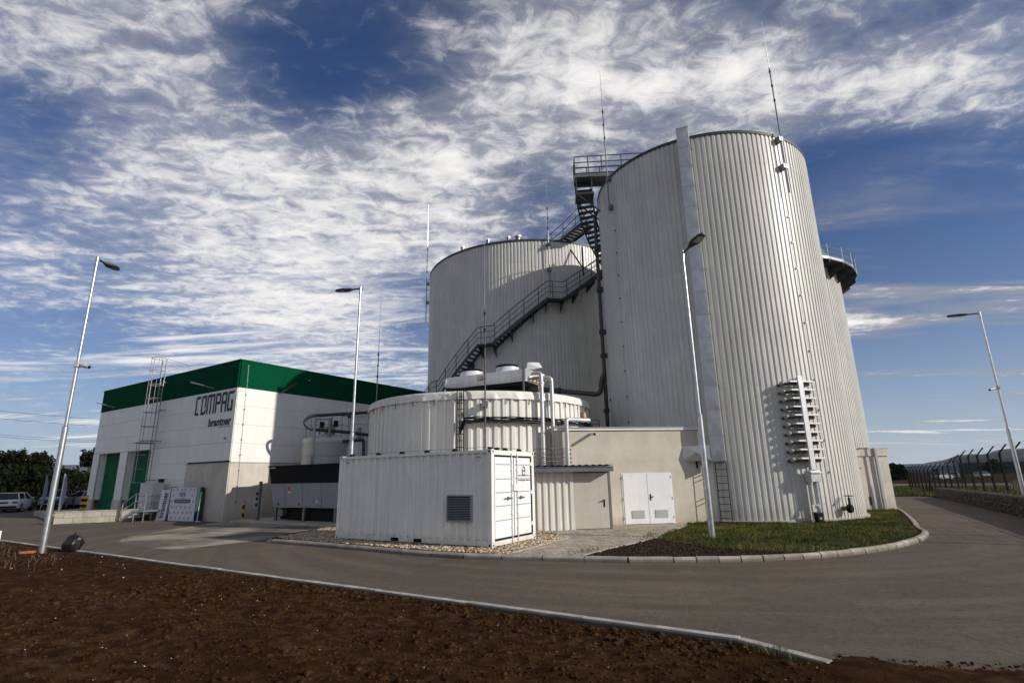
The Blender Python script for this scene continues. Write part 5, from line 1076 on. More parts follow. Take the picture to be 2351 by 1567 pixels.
# caged ladder on the hall front
def caged():
    t = thing('caged_ladder', 'galvanised caged ladder reaching the hall roof beside the green doors', 'ladder', (*toworld(HC, HRZ, -8.5*HS, -.38*HS), HZ), HRZ); t.scale = (HS, HS, HS)
    for s in (-.24, .24): MB().bar((s, 0, 1.85), (s, 0, 9.95), .06, .04).build('stile', 'galvd', t)
    rg = MB().cyl((-.24, 0, 0), (.24, 0, 0), .016, n=6).mesh('rung')
    for k in range(26): obj('rung', rg, 'galvd', t, (0, 0, 2.0+k*.27))
    hp = [(-.24, 0)]+[(-.38*math.cos(math.pi*k/10)*1.0, -.36-.42*math.sin(math.pi*k/10)) for k in range(11)]+[(.24, 0)]
    hoop = MB().tube([(a, b, 0) for a, b in hp], .022, 5).mesh('hoop')
    for z in (4.6, 5.5, 6.4, 7.3, 8.2, 9.1, 9.95): obj('hoop', hoop, 'galvd', t, (0, 0, z))
    for a, b in hp[2:-2:2]: MB().bar((a, b, 4.6), (a, b, 9.95), .035, .012).build('cage_bar', 'galvd', t)
    MB().slab([(-.75, -.85, 4.5), (.2, -.85, 4.5), (.2, .0, 4.5), (-.75, 0, 4.5)], (0, 0, -.04)).build('rest_platform', 'steelmid', t)
    # lower gate frame standing to the left
    for x in (-.85, -.5): MB().bar((x, -.55, 2.05), (x, -.55, 4.5), .05, .03).build('gate_bar', 'galvd', t)
    for z in (2.05, 2.9, 3.75): MB().bar((-.85, -.55, z), (-.12, -.3, z), .05, .03).build('gate_bar', 'galvd', t)
    for z in (2.2, 4.6, 6.6, 8.4):
        for s in (-.24, .24): MB().bar((s, 0, z), (s, .33, z), .05, .04).build('bracket', 'steelmid', t)
    for s in (-.30, .30):
        MB().tube(bend([(s, 0, 8.6), (s, -.02, 9.95), (s, 1.2, 9.80), (s, 1.75, 9.75), (s, 1.75, 8.9)], .08), .026, 6).build('exit_rail', 'galvd', t); MB().bar((s, .1, 9.3), (s, 1.75, 9.3), .04).build('exit_rail', 'galvd', t)
caged()
# electrical cabinet on a platform with steps
t = thing('electrical_cabinet', 'large pale electrical cabinet on legs beside the hall door', 'cabinet', (*toworld(HC, HRZ, -6.9*HS, -.62*HS), 0), HRZ)
for z0, z1 in ((.42, .88), (.895, 1.28), (1.295, 2.02)): MB().box(-.92, -.35, z0, .62, .25, z1).build('cabinet_section', 'cabinet', t, bevel=.008)
for x in (-.7, -.1, .5): MB().box(x-.08, -.25, 0, x+.08, .25, .415).build('leg', 'steelmid', t)
MB().box(.3, -.365, 1.65, .36, -.352, 1.72).build('lock', 'steel', t)
def steps():
    t = thing('entrance_steps', 'small steel steps with pale handrails up to the loading dock', 'steps', (-21.2, 30.6, 0), R(-20))
    for k in range(3): MB().box(.1+.30*k, -.45, .14+.15*k, .42+.30*k, .45, .18+.15*k).build('tread', 'steelmid', t)
    for s in (-.5, .5):
        MB().bar((0, s, .05), (1.0, s, .58), .06, .14).build('stringer', 'galv', t)
        for h in (.55, .95): MB().tube(bend([(-.1, s, h-.35), (0, s, h), (.95, s, h+.5), (1.7, s, h+.5)], .08), .025, 6).build('handrail', 'galv', t)
        for x in (0, .95, 1.7): MB().bar((x, s, 0), (x, s, .95+min(.5, .5*x)), .04).build('post', 'galv', t)
    MB().box(1.0, -.5, .52, 1.75, .5, .58).build('landing', 'galv', t)
steps()
# loading dock with low block wall
dock = struct(MB().prism([(-24.0, 29.25), (-21.0, 30.75), (-23.2, 34.9), (-31.0, 40.0), (-33.5, 38.6)], 0.0, .30).build('loading_dock', 'conc'))
def blockwall(name, a, b, h, course, bl, th, label, m='conc', cap=True):
    a, b = Vector(a), Vector(b); d = b-a; L = d.length; t = thing(name, label, 'wall', (a.x, a.y, 0), math.atan2(d.y, d.x)); k = 0; z = 0
    while z < h-.02:
        x = -(bl/2 if k % 2 else 0)
        while x < L-.02:
            x0, x1 = max(0, x), min(L, x+bl)
            if x1-x0 > .05: MB().box(x0+.006, 0, z+.006, x1-.006, th, min(h, z+course)-.004).build('block', m, t, (0, random.uniform(-.006, .006), 0), bevel=.006)
            x += bl
        z += course; k += 1
    MB().box(0, .02, 0, L, th-.02, h-.02).build('mortar_core', 'joint', t)
    if cap: MB().box(-.02, -.03, h, L+.02, th+.03, h+.05).build('coping', 'kerb', t)
    return t
blockwall('dock_wall', (-24.11, 29.05), (-20.9, 30.7), .58, .29, .8, .25, 'low pale concrete block wall edging the loading dock ramp')
# bollards
def bollard(label, x, y, h, group=None, r=.055, z=0.0):
    t = thing('bollard', label, 'bollard', (x, y, z), 0, group)
    n = 5
    for k in range(n): MB().cyl((0, 0, h*k/n), (0, 0, h*(k+1)/n), r, n=12).build('band', 'yellow' if k % 2 == 0 else 'black', t, smooth=True)
    MB().cyl((0, 0, h), (0, 0, h+.015), r*1.02, n=12).build('cap', 'black', t); MB().cyl((0, 0, 0), (0, 0, .02), r*1.7, n=12).build('base_plate', 'steel', t)
bollard('slim yellow and black striped bollard at the hall corner', -14.26, 29.12, .98)
for k in range(2): bollard('stout yellow and black bollard in front of the green roller doors', -29.9+.55*k, 38.2-.36*k, .95, 'bollards by the roller doors', .12, .30)
bollard('yellow and black striped post at the end of the dock wall', -24.35, 29.0, .62, None, .10)
t = thing('service_post', 'dark steel post with fittings beside the black topped cooler', 'post', (-13.1, 28.3, .0), R(-31))
MB().box(-.06, -.06, 0, .06, .06, 1.98).build('post', 'steelmid', t); MB().box(-.15, -.10, 0.09, .15, .1, .11).build('base_plate', 'steel', t)
for z in (.75, 1.05, 1.3): MB().box(-.16, -.09, z, -.05, .02, z+.14).build('fitting', 'black', t)
# banner and exhibition backdrop
t = thing('roll_up_banner', 'upright white banner lettered brantner leaning by the hall door', 'banner', (-19.62, 30.35, 0), R(-14))
MB().slab([(0, 0, .03), (.62, .0, .03), (.62, .16, 1.62), (0, .16, 1.62)], (0, .012, 0)).build('fabric', 'banner', t); MB().box(-.02, -.06, 0, .64, .12, .05).build('base', 'galv', t); MB().bar((.31, .03, .05), (.31, .22, 1.62), .02).build('pole', 'galv', t)
put_text('brantner', 1.36, .30, t, (.47, .006, .16), (0, .1, 1), (-1, 0, 0), 'inkb', offset=.022)
put_text('green solutions', .55, .06, t, (.53, .082, .92), (0, .1, 1), (-1, 0, 0), 'inkg')
def backdrop():
    rz = R(-27.5); t = thing('exhibition_backdrop', 'white promotional backdrop with green side panel and rows of small logos', 'backdrop', (-18.85, 30.16, 0), rz)
    W, H = 2.28, 1.74
    MB().box(0, 0, .02, W, .03, H).build('panel', 'banner', t); MB().box(W+.003, .0, .02, W+.03, .42, H).build('side_panel', 'ink', t); MB().box(0, .30, .02, W, .33, H).build('back_panel', 'ink', t)
    MB().box(-.02, -.01, 0, .02, .3, H+.03).build('frame_post', 'black', t)
    MB().bar((W+.08, .15, .05), (W+.06, .22, 1.5), .04).build('strut', 'aluwhite', t); MB().box(W+.05, .05, 0, W+.35, .2, .04).build('strut_foot', 'aluwhite', t)
    lg = MB(); lg.box(0, -.006, 0, .17, -.002, .022); lg.box(0, -.006, .022, .022, -.002, .085); lg.box(.055, -.006, .03, .085, -.002, .085); lg.box(.11, -.006, .03, .135, -.002, .085); lg.box(.03, -.006, .075, .17, -.002, .095)
    me = lg.mesh('small_logo')
    for r, xs in ((1.58, (.12, .5, .9, 1.22, 1.64, 2.0)), (1.28, (.20, 1.84)), (.98, (.05, 2.0)), (.68, (.2, .58, .98, 1.36, 1.76)), (.40, (.05, .43, .82, 1.2, 1.58, 1.95)), (.12, (.22, .60, .99, 1.38, 1.78))):
        for x in xs: obj('small_logo', me, 'inkg', t, (x, 0, r))
    letters(t, 1, .76, 1.27, -.004, .22, .62, 'inkg', .004); put_text('brantner', .34, .06, t, (1.0, -.005, 1.18), (1, 0, 0), (0, 0, 1), 'inkg', offset=.01)
    MB().box(.42, -.008, .93, 1.82, -.002, 1.13).build('caption_bar', 'ink', t); MB().box(.50, -.012, .98, 1.76, -.009, 1.08).build('caption_plate', 'inkg', t)
backdrop()
# ------------------------------------------------------------------ black-topped cooler, process vessel, pipe rack
def vcooler():
    rz = R(-31); t = thing('dry_cooler', 'long grey V-shaped cooler with black top standing on legs beside the container', 'cooler', (-12.55, 27.85, .09), rz)
    L, D = 5.6, 2.3; zb, zm, zt = .62, 1.76, 2.58; dx = .30
    f = lambda z: dx*(zt-z)/(zt-zb)
    def skew(z0, z1, m, name, o=0.0):
        a, b = f(z0), f(z1)
        return MB().add([(a-o, a*.8-o, z0), (L-a+o, a*.8-o, z0), (L-a+o, D-a*.8+o, z0), (a-o, D-a*.8+o, z0), (b-o, b*.8-o, z1), (L-b+o, b*.8-o, z1), (L-b+o, D-b*.8+o, z1), (b-o, D-b*.8+o, z1)], [(3,2,1,0),(4,5,6,7),(0,1,5,4),(1,2,6,5),(2,3,7,6),(3,0,4,7)]).build(name, m, t, bevel=.008)
    skew(zb, zm, 'grey', 'coil_casing'); skew(zm+.004, zt, 'black', 'fan_hood'); MB().box(-.05, -.05, zt+.003, L+.05, D+.05, zt+.06).build('top_frame', 'black', t)
    MB().box(-.02, -.03, zt-.06, .55, -.012, zt-.03).build('edge_strip', 'aluwhite', t)
    for x in (.45, 2.6, 4.8):
        for y in (.28, D-.34): MB().box(x-.10, y, 0, x+.04, y+.1, zb).build('leg', 'steelmid', t); MB().box(x-.14, y-.03, 0, x+.10, y+.14, .02).build('foot', 'steel', t)
    for x in (1.2, 2.55, 3.9): MB().bar((x, f(zb)*.8-.012, zb+.02), (x, f(zm)*.8-.012, zm-.02), .012).build('panel_joint', 'grey', t)
    y = lambda z: f(z)*.8-.008
    MB().add([(1.45, y(1.42), 1.42), (1.69, y(1.42), 1.42), (1.57, y(1.64), 1.64)], [(0, 1, 2)]).build('warning_sign', 'orange', t); MB().add([(1.49, y(1.30), 1.30), (1.66, y(1.30), 1.30), (1.66, y(1.40), 1.40), (1.49, y(1.40), 1.40)], [(0, 1, 2, 3)]).build('notice', 'white', t)
    for x in (.62, 2.2): MB().add([(x, y(.72), .72), (x+.16, y(.72), .72), (x+.16, y(.84), .84), (x, y(.84), .84)], [(0, 1, 2, 3)]).build('sticker', 'weed', t)
    MB().bar((3.7, .1, .85), (3.7, .1, 1.0), .06).build('valve', 'white', t); MB().tube([(3.72+.3*k/6, .06-.05*math.sin(k/6*3), 1.0-.2*(k/6)**2) for k in range(7)], .012, 5).build('hose', 'white', t)
    MB().box(.55, .5, .05, 5.0, D-.5, zb-.06).build('pump_unit', 'black', t); MB().box(.65, .25, .22, 1.05, .5, .5).build('terminal_box', 'steelmid', t)
vcooler()
def vessel():
    x, y = 32.4*math.sin(R(-19.1)), 32.4*math.cos(R(-19.1)); t = thing('process_vessel', 'white cylindrical process vessel behind the black topped cooler', 'tank', (x, y, 0))
    r = 1.32; MB().lathe([(r, .09), (r, 4.0)], 40).build('shell', 'vessel', t, smooth=True); MB().lathe([(r+.02, 4.0), (r+.02, 4.18), (r-.1, 4.28), (.4, 4.5), (.02, 4.5)], 40).build('head', 'cabinet', t, smooth=True)
    MB().lathe([(r+.015, 3.25), (r+.015, 3.28)], 40).build('seam_band', 'grey', t)
    MB().cyl((0, 0, 4.4), (0, 0, 4.95), .22, n=14).build('manway', 'grey', t, smooth=True); MB().cyl((.4, -.3, 4.3), (.4, -.3, 5.0), .09, n=10).build('nozzle', 'copper', t, smooth=True); MB().cyl((-.4, -.4, 4.3), (-.4, -.4, 4.9), .1, n=10).build('nozzle', 'galv', t, smooth=True)
    for a in np.arange(-2.6, .2, .5): MB().bar((r*.9*math.cos(a), r*.9*math.sin(a), 4.3), (r*.9*math.cos(a), r*.9*math.sin(a), 5.55), .025).build('guard_post', 'steelmid', t)
    for h in (4.95, 5.5): MB().tube([(r*.9*math.cos(a), r*.9*math.sin(a), h) for a in np.linspace(-2.6, -.1, 14)], .016, 5).build('guard_rail', 'steelmid', t)
vessel()
t = thing('process_vessel', 'darker slim vessel between the pipe rack and low tank', 'tank', (-8.9, 30.9, 0)); MB().lathe([(.85, .1), (.85, 3.9), (.7, 4.15), (.02, 4.3)], 30).build('shell', 'cabinet', t, smooth=True); MB().cyl((0, 0, 4.2), (0, 0, 4.9), .12, n=10).build('nozzle', 'grey', t, smooth=True); MB().cyl((.3, -.3, 4.1), (.3, -.3, 5.1), .06, n=8).build('nozzle', 'galv', t, smooth=True)
def rack():
    o = (-11.3, 29.25); rz = R(12); t = thing('pipe_rack', 'grey steel pipe rack with a dark U-bend pipe above the vessel', 'pipes', (o[0], o[1], -.45), rz); t.scale = (1.25, 1.25, 1.25)
    for x in (.32, .95): MB().bar((x, 0, .38), (x, 0, 4.62), .11, .11).build('post', 'steelmid', t)
    for x in (3.05, 3.25): MB().bar((x, .3, .38), (x, .3, 5.0), .10, .10).build('post', 'steelmid', t)
    for z in (2.25, 4.55): MB().bar((.3, 0, z), (.97, 0, z), .08, .06).build('crossbar', 'steelmid', t)
    MB().tube(bend([(3.9, .6, 5.02), (3.2, .3, 4.95), (.1, 0, 4.70), (-.18, -.02, 4.42), (.1, 0, 4.12), (1.6, .3, 4.02), (3.9, .6, 3.75)], .28, 6), .072, 10).build('u_pipe', 'steel', t, smooth=True)
    MB().tube(bend([(1.0, .2, 3.55), (2.4, .25, 3.70), (2.45, .25, 2.4)], .12), .06, 8).build('branch_pipe', 'brown', t, smooth=True)
    MB().cyl((1.7, .2, 4.86), (1.7, .2, 5.06), .05, n=8).build('vent', 'galv', t); MB().cyl((1.66, .12, 4.74), (1.78, .14, 4.76), .13, n=12).build('flange', 'steel', t)
    for x, z in ((.62, 4.3), (1.2, 4.35), (2.7, 3.95)): MB().box(x-.09, -.12, z-.13, x+.09, .08, z+.14).build('actuator', 'black', t, bevel=.02)
    for z in (3.1, 3.35, 3.6, 3.85): MB().ball((.62, .02, z), .075, 8, 6).build('pump_part', 'alu', t, smooth=True)
    for x in (1.75, 2.65): MB().bar((x, .6, 4.0), (x, .6, 4.75), .03).build('guard_post', 'steelmid', t)
    for z in (4.4, 4.75): MB().bar((1.75, .6, z), (2.65, .6, z), .025).build('guard_rail', 'steelmid', t)
    for z in (2.6, 3.1, 3.6): MB().box(3.3, .2, z, 3.75, .5, z+.3).build('instrument_box', 'steelmid', t, bevel=.02)
rack()
# ------------------------------------------------------------------ street lamps
def lamp(label, x, y, zb, zt, a, L, up=0.0, cam=None, step=3.7):
    t = thing('street_lamp', label, 'street lamp', (x, y, zb), R(a), 'galvanised street lamps round the yard'); H = zt-zb; s = step-zb
    MB().cyl((0, 0, 0), (0, 0, s), .085, .078, n=16).build('lower_pole', 'galv', t, smooth=True); MB().cyl((0, 0, s), (0, 0, s+.05), .078, .052, n=16).build('collar', 'galv', t, smooth=True)
    MB().cyl((0, 0, s+.05), (0, 0, H), .050, .040, n=14).build('upper_pole', 'galv', t, smooth=True); MB().cyl((0, 0, H-.25), (0, 0, H+.03), .055, n=14).build('top_cap', 'galv', t, smooth=True)
    MB().box(-.03, -.088, .5, .03, -.05, .9).build('service_hatch', 'galv', t)
    MB().bar((0, 0, H-.05), (L*.38, 0, H-.05+up*.38), .05).build('arm', 'lamp', t)
    # leaf-shaped flat head
    h0, h1 = L*.32, L; z = lambda u: H-.05+up*u/L
    pl = [(h0, -.045), (h0+.12, -.10), (h0+.28, -.165), (h0+.5*(h1-h0), -.175), (h1-.14, -.14), (h1-.02, -.07), (h1, 0), (h1-.02, .07), (h1-.14, .14), (h0+.5*(h1-h0), .175), (h0+.28, .165), (h0+.12, .10), (h0, .045)]
    hd = MB().slab([(u, v, z(u)-.03) for u, v in pl], (0, 0, .075)).build('lamp_head', 'lamp', t, bevel=.015)
    m0, m1 = h0+.45*(h1-h0), h1-.10
    MB().slab([(m0, -.12, z(m0)-.034), (m1, -.10, z(m1)-.034), (m1, .10, z(m1)-.034), (m0, .12, z(m0)-.034)], (0, 0, -.006)).build('lens', 'lens', hd)
    if cam:
        zc, w = cam; dome = MB().box(-.07, -.07, zc-.08-zb, .07, .07, zc+.08-zb).build('camera_clamp', 'cabinet', t, bevel=.01)
        c, s2 = math.cos(R(w)), math.sin(R(w))
        MB().bar((0, 0, zc-zb), (.3*c, .3*s2, zc-zb), .05).build('camera_arm', 'cabinet', t); MB().cyl((.2*c, .2*s2, zc-.04-zb), (.46*c, .46*s2, zc-.10-zb), .06, n=10).build('camera_body', 'cabinet', t, smooth=True); MB().cyl((.46*c, .46*s2, zc-.10-zb), (.48*c, .48*s2, zc-.105-zb), .05, n=10).build('camera_lens', 'black', t)
    return t
l = lamp('galvanised lamp post rising from bare soil, a black bag at its foot', -13.97, 16.63, .02, 9.37, 90, .98, 0, (5.68, -100))
l = lamp('lamp post standing behind the white container', -6.2, 20.6, 0, 9.62, 166, 1.15)
l = lamp('lamp post standing in the lawn before the tallest tank', 5.77, 16.52, .10, 9.15, 284, 1.25, .12)
l = lamp('lamp post behind the stone wall at the roadside fence', 22.7, 24.7, .7, 9.3, 148, 1.25, .05, (5.6, 40))
b = thing('rubbish_bag', 'shiny black rubbish bag slumped against a lamp post foot', 'bag', (-13.35, 16.95, .0), .4); b.scale = (.72, .72, .95)
V = []; F = []; nn, mm = 18, 10
for j in range(mm+1):
    for i in range(nn):
        ph = math.pi*j/mm; a = 2*math.pi*i/nn; rr = .34*math.sin(ph)**.7*(1.25-.5*j/mm)*(1+.30*noise.noise(Vector((math.cos(a)*2.2, math.sin(a)*2.2, j*.45)))+.08*noise.noise(Vector((math.cos(a)*6, math.sin(a)*6, j))))
        V.append((rr*math.cos(a), rr*math.sin(a)*.9, .25-.27*math.cos(ph)+.05*math.sin(ph)*noise.noise(Vector((math.cos(a)*3, math.sin(a)*3, 9)))))
for j in range(mm):
    for i in range(nn): F.append((j*nn+i, j*nn+(i+1) % nn, (j+1)*nn+(i+1) % nn, (j+1)*nn+i))
obj('sack', npmesh('sack', V, F), 'bag', b, smooth=True); MB().cyl((.0, 0, .47), (.04, .02, .60), .07, .02, n=7).build('knot', 'bag', b)
t = thing('paving_brick', 'reddish brick lying at the lamp post foot', 'brick', (-14.15, 16.35, .05), .3); MB().box(-.16, -.10, 0, .16, .10, .06).build('brick_body', 'brick', t, bevel=.008); MB().box(-.06, -.02, .055, .06, .02, .064).build('frog', 'brick', t)
# white road signs cut by the picture edge
t = thing('road_sign', 'white sign plates on a post beside the soil verge', 'sign', (-17.315, 18.405, 0), R(40))
MB().cyl((-.36, 0, 0), (-.36, 0, 2.4), .03, n=8).build('post', 'galv', t); MB().cyl((-.36, -.04, 2.05), (-.36, -.055, 2.05), .36, n=8).build('sign_plate', 'white', t); MB().box(-.62, -.055, .04, .30, -.04, .52).build('sign_plate', 'white', t, bevel=.03)
# feather flags
for lb, x, y, h in (('pale feather flag standing beside the parked white estate car', -38.6, 45.0, 2.6), ('pale feather flag beside the dock wall end', -28.1, 34.06, 2.5)):
    t = thing('feather_flag', lb, 'flag', (x, y, 0), R(20)); MB().cyl((0, 0, 0), (0, 0, h+.2), .015, n=6).build('pole', 'galv', t); MB().box(-.2, -.2, 0, .2, .2, .03).build('base', 'black', t)
    pts = [(0, .25), (.10, .35), (.26, h*.55), (.22, h*.85), (.08, h+.12), (0, h+.2)]; MB().slab([(a, 0, z) for a, z in pts], (0, .008, 0)).build('sail', 'flag', t)
# ------------------------------------------------------------------ cars
def car(label, x, y, a, m, kind='estate', group='cars parked beyond the loading dock'):
    t = thing('parked_car', label, 'car', (x, y, 0), R(a), group)
    Lh, W = 2.3, .90; tall = .14 if kind == 'suv' else 0
    lo = [(-2.28, .38), (-2.32, .62), (-2.22, .98+tall), (-.95 if kind != 'hatch' else -.9, 1.02+tall), (.85, .97+tall), (1.75, .86+tall), (2.2, .72), (2.28, .45), (2.15, .28), (-2.15, .28)]
    n = len(lo); V = []
    for yy, k in ((-W, 0.94), (-W*.97, 1), (W*.97, 1), (W, .94)):
        for px_, pz in lo: V.append((px_*(1 if abs(yy) < W*.99 else .985), yy, .62+(pz-.62)*k))
    F = [tuple(range(n-1, -1, -1)), tuple(range(3*n, 4*n))]
    for r in range(3): F += [(r*n+i, r*n+(i+1) % n, (r+1)*n+(i+1) % n, (r+1)*n+i) for i in range(n)]
    MB().add(V, F).build('body', m, t, smooth=True, bevel=.03)
    re = -2.1 if kind != 'hatch' else -1.75; rt = -1.75 if kind != 'hatch' else -1.2
    zt = 1.47+tall; zb = .98+tall
    cab = [(re, zb, .84), (rt, zt, .64), (.25, zt, .64), (1.0, zb, .84)]
    V = []; 
    for s in (-1, 1): V += [(px_, s*w, pz) for px_, pz, w in cab]
    MB().add(V, [(3, 2, 1, 0), (4, 5, 6, 7), (0, 1, 5, 4), (1, 2, 6, 5), (2, 3, 7, 6), (0, 4, 7, 3)]).build('cabin', 'glass', t, bevel=.03)
    MB().add([(rt-.03, -.62, zt-.02), (.24, -.62, zt-.02), (.24, .62, zt-.02), (rt-.03, .62, zt-.02), (rt+.05, -.56, zt+.035), (.12, -.56, zt+.035), (.12, .56, zt+.035), (rt+.05, .56, zt+.035)], [(4,5,6,7),(0,1,5,4),(1,2,6,5),(2,3,7,6),(3,0,4,7)]).build('roof', m, t, bevel=.02)
    for s in (-1, 1):
        for (a0, z0, w0), (a1, z1, w1) in ((cab[0], cab[1]), (cab[3], cab[2])): MB().bar((a0, s*(w0+.005), z0), (a1, s*(w1+.005), z1), .07).build('pillar', m, t)
        MB().bar((-.45, s*.845, zb), (-.5, s*.655, zt), .06).build('pillar', m, t)
        for wx in (-1.38, 1.42):
            w = MB().cyl((wx, s*.72, .33), (wx, s*.93, .33), .33, n=20).build('wheel', 'tyre', t, smooth=True); MB().cyl((wx, s*.925, .33), (wx, s*.94, .33), .22, n=14).build('rim', 'galv', w)
        MB().box(-2.335, s*.52, .68, -2.25, s*.86, .84).build('tail_light', 'red', t, bevel=.02); MB().box(2.14, s*.5, .62, 2.25, s*.82, .74).build('headlight', 'lens', t, bevel=.02)
        MB().box(.78, s*.9, .98+tall, .95, s*1.05, 1.1+tall).build('mirror', m, t, bevel=.02)
    MB().box(-2.345, -.26, .70, -2.325, .26, .81).build('number_plate', 'black', t); MB().box(-2.36, -.8, .36, -2.26, .8, .50).build('rear_bumper', 'black', t, bevel=.02); MB().box(2.27, -.26, .45, 2.30, .26, .56).build('number_plate', 'white', t); MB().box(2.2, -.55, .56, 2.27, .55, .70).build('grille', 'black', t)
car('white estate car seen from behind, parked under the trees', -40.9, 45.0, 118, 'carwhite')
car('dark SUV facing the yard, parked near the feather flags', -40.2, 48.5, -62, 'cardark', 'suv')
car('white hatchback partly hidden by the hall corner', -39.5, 50.9, 165, 'carwhite', 'hatch')
ln = struct(MB().box(-14, 0, 0, 3, .12, .003).build('road_marking', 'kerb', None, (-30.4, 35.0, .004), R(29.9)))
# ------------------------------------------------------------------ trees
def tree(name, label, x, y, h, r, n=2600, leaf='leaf', trunk_h=.28, size=.20, sq=1.0, cat='tree', group='trees behind the car park'):
    t = thing(name, label, cat, (x, y, -.1), 0, group); mb = MB()
    mb.tube([(0, 0, 0), (.05*h*.1, 0, h*trunk_h), (0, .1, h*.62), (.1, 0, h*.85)], .035*h*.5, 7)
    cl = []
    for k in range(15):
        a = random.uniform(0, 6.28); zz = random.uniform(trunk_h, .93); rr = r*random.uniform(.25, .92)*math.sin(math.pi*min(1, max(.12, (zz-trunk_h*.6)/(1.06-trunk_h*.6))))**.7
        p = Vector((rr*math.cos(a), rr*math.sin(a), h*zz)); cl.append((p, r*random.uniform(.30, .46))); mb.tube([(0, 0, h*max(.2, zz-.28)), p*.5+Vector((0, 0, h*zz*.45)), p], .012*h*.4, 5)
    mb.build('trunk', 'bark', t)
    P = []; per = n//len(cl)
    for c, q in cl:
        d = rng.normal(size=(per, 3)); d /= np.linalg.norm(d, axis=1)[:, None]; rad = q*rng.uniform(.45, 1.05, per)[:, None]*(1+.25*np.sin(d[:, :1]*7+d[:, 1:2]*5)); P.append(np.array(c)+d*rad*np.array([1, 1, .82*sq]))
    P = np.vstack(P); P = P[P[:, 2] > .05]; m = len(P); u = rng.normal(size=(m, 3)); u /= np.linalg.norm(u, axis=1)[:, None]; w = np.cross(u, rng.normal(size=(m, 3))); w /= np.linalg.norm(w, axis=1)[:, None]; s = size*rng.uniform(.6, 1.4, m)[:, None]
    V = np.stack([P-u*s, P+w*s*.5, P+u*s, P-w*s*.5], 1).reshape(-1, 3); F = (np.arange(m)*4)[:, None]+np.arange(4)
    obj('crown', npmesh('crown', V, F), leaf, t); return t
def at(azd, d): return (d*math.sin(R(azd)), d*math.cos(R(azd)))
for lb, az_, d, h, r, lf in (('dense dark tree whose crown meets the picture border', -44.6, 70, 4.9, 3.4, 'leaf'), ('broad dark tree above the white estate car', -42.0, 69, 5.2, 2.9, 'leaf'), ('lower yellowing tree between the two tall dark ones', -40.2, 76, 3.9, 2.4, 'leafy'), ('dark bushy tree behind the dark parked SUV', -39.5, 72, 3.4, 2.4, 'leaf'), ('dark tree standing close to the hall end wall', -38.1, 71, 5.2, 2.3, 'leaf'), ('tallest dark tree half hidden by the hall end wall', -36.9, 72, 5.7, 2.6, 'leaf'), ('dark shrub filling the gap beside the hall', -38.4, 67, 2.9, 2.2, 'leaf'), ('dark shrub behind the white estate car', -43.0, 67, 3.0, 2.4, 'leaf')):
    x, y = at(az_, d); tree('broadleaf_tree', lb, x, y, h, r, 9000, lf, .18 if h > 5 else .08, .19)
x, y = at(-45.5, 100); t = thing('distant_house', 'grey roofed pale house just visible above the trees', 'house', (*at(-40.4, 105), 0), R(20)); MB().box(-5, -3, 0, 5, 3, 3.6).build('wall', 'shed2', t); MB().slab([(-5.4, -3.4, 3.6), (-5.4, 3.4, 3.6), (-5.4, 0, 5.0)], (10.8, 0, 0)).build('roof', 'slate', t); MB().box(-2, -3.03, 1.6, -.8, -2.99, 2.8).build('window', 'glass', t); MB().box(1, -3.03, 1.6, 2.2, -2.99, 2.8).build('window', 'glass', t)
# overhead power lines
for k, (z0, z1) in enumerate(((13.0, 12.6), (11.9, 11.5), (9.6, 9.3), (9.3, 9.0), (5.6, 5.5))):
    a, b = at(-49, 108), at(-26, 112); t = thing('power_line', ('highest', 'second highest', 'third highest', 'fourth highest', 'lowest')[k]+' of five thin overhead power lines above the trees', 'wire', (a[0], a[1], z0), 0, 'overhead power lines')
    MB().tube([((b[0]-a[0])*s, (b[1]-a[1])*s, (z1-z0)*s-1.2*4*s*(1-s)+.6) for s in np.linspace(0, 1, 13)], .022, 4).build('wire', 'steel', t)
# ------------------------------------------------------------------ right-hand side: gabion wall, fence, fields
def gabion():
    t = thing('gabion_wall', 'low dark gabion wall of caged stones along the road', 'wall', (WALLP[0], WALLP[1], 0), math.atan2(WD[1], WD[0]))
    n = 16; L = 2.0
    for k in range(n):
        x0 = -12+k*L; h = .93-.006*(x0+12)
        MB().box(x0+.03, -.62, .02, x0+L-.03, -.06, h-.06).build('basket_core', 'joint', t)
        m = 190; xy = np.stack([rng.uniform(x0+.06, x0+L-.06, m), rng.uniform(-.09, -.02, m)], 1); o = stones('stone_fill', xy, rng.uniform(.02, h-.12, m), rng.uniform(.05, .10, m), 'gabion', t, flat=.8)
        m = 110; xy = np.stack([rng.uniform(x0+.06, x0+L-.06, m), rng.uniform(-.6, -.05, m)], 1); o = stones('stone_fill', xy, h-.10, rng.uniform(.05, .09, m), 'gabion', t, flat=.6)
        w = MB()
        for x in (x0+.02, x0+L-.02): w.bar((x, .035, 0), (x, .035, h), .012)
        for x in np.arange(x0+.2, x0+L-.1, .2): w.bar((x, .035, 0), (x, .035, h), .006)
        for z in (.02, h/2, h): w.bar((x0+.02, .035, z), (x0+L-.02, .035, z), .008)
        w.build('cage_wire', 'steelmid', t)
gabion()
WO = np.array([WALLP[0], WALLP[1]])
def wl_(s, d): q = WO+WD*s+WN*d; return (float(q[0]), float(q[1]))
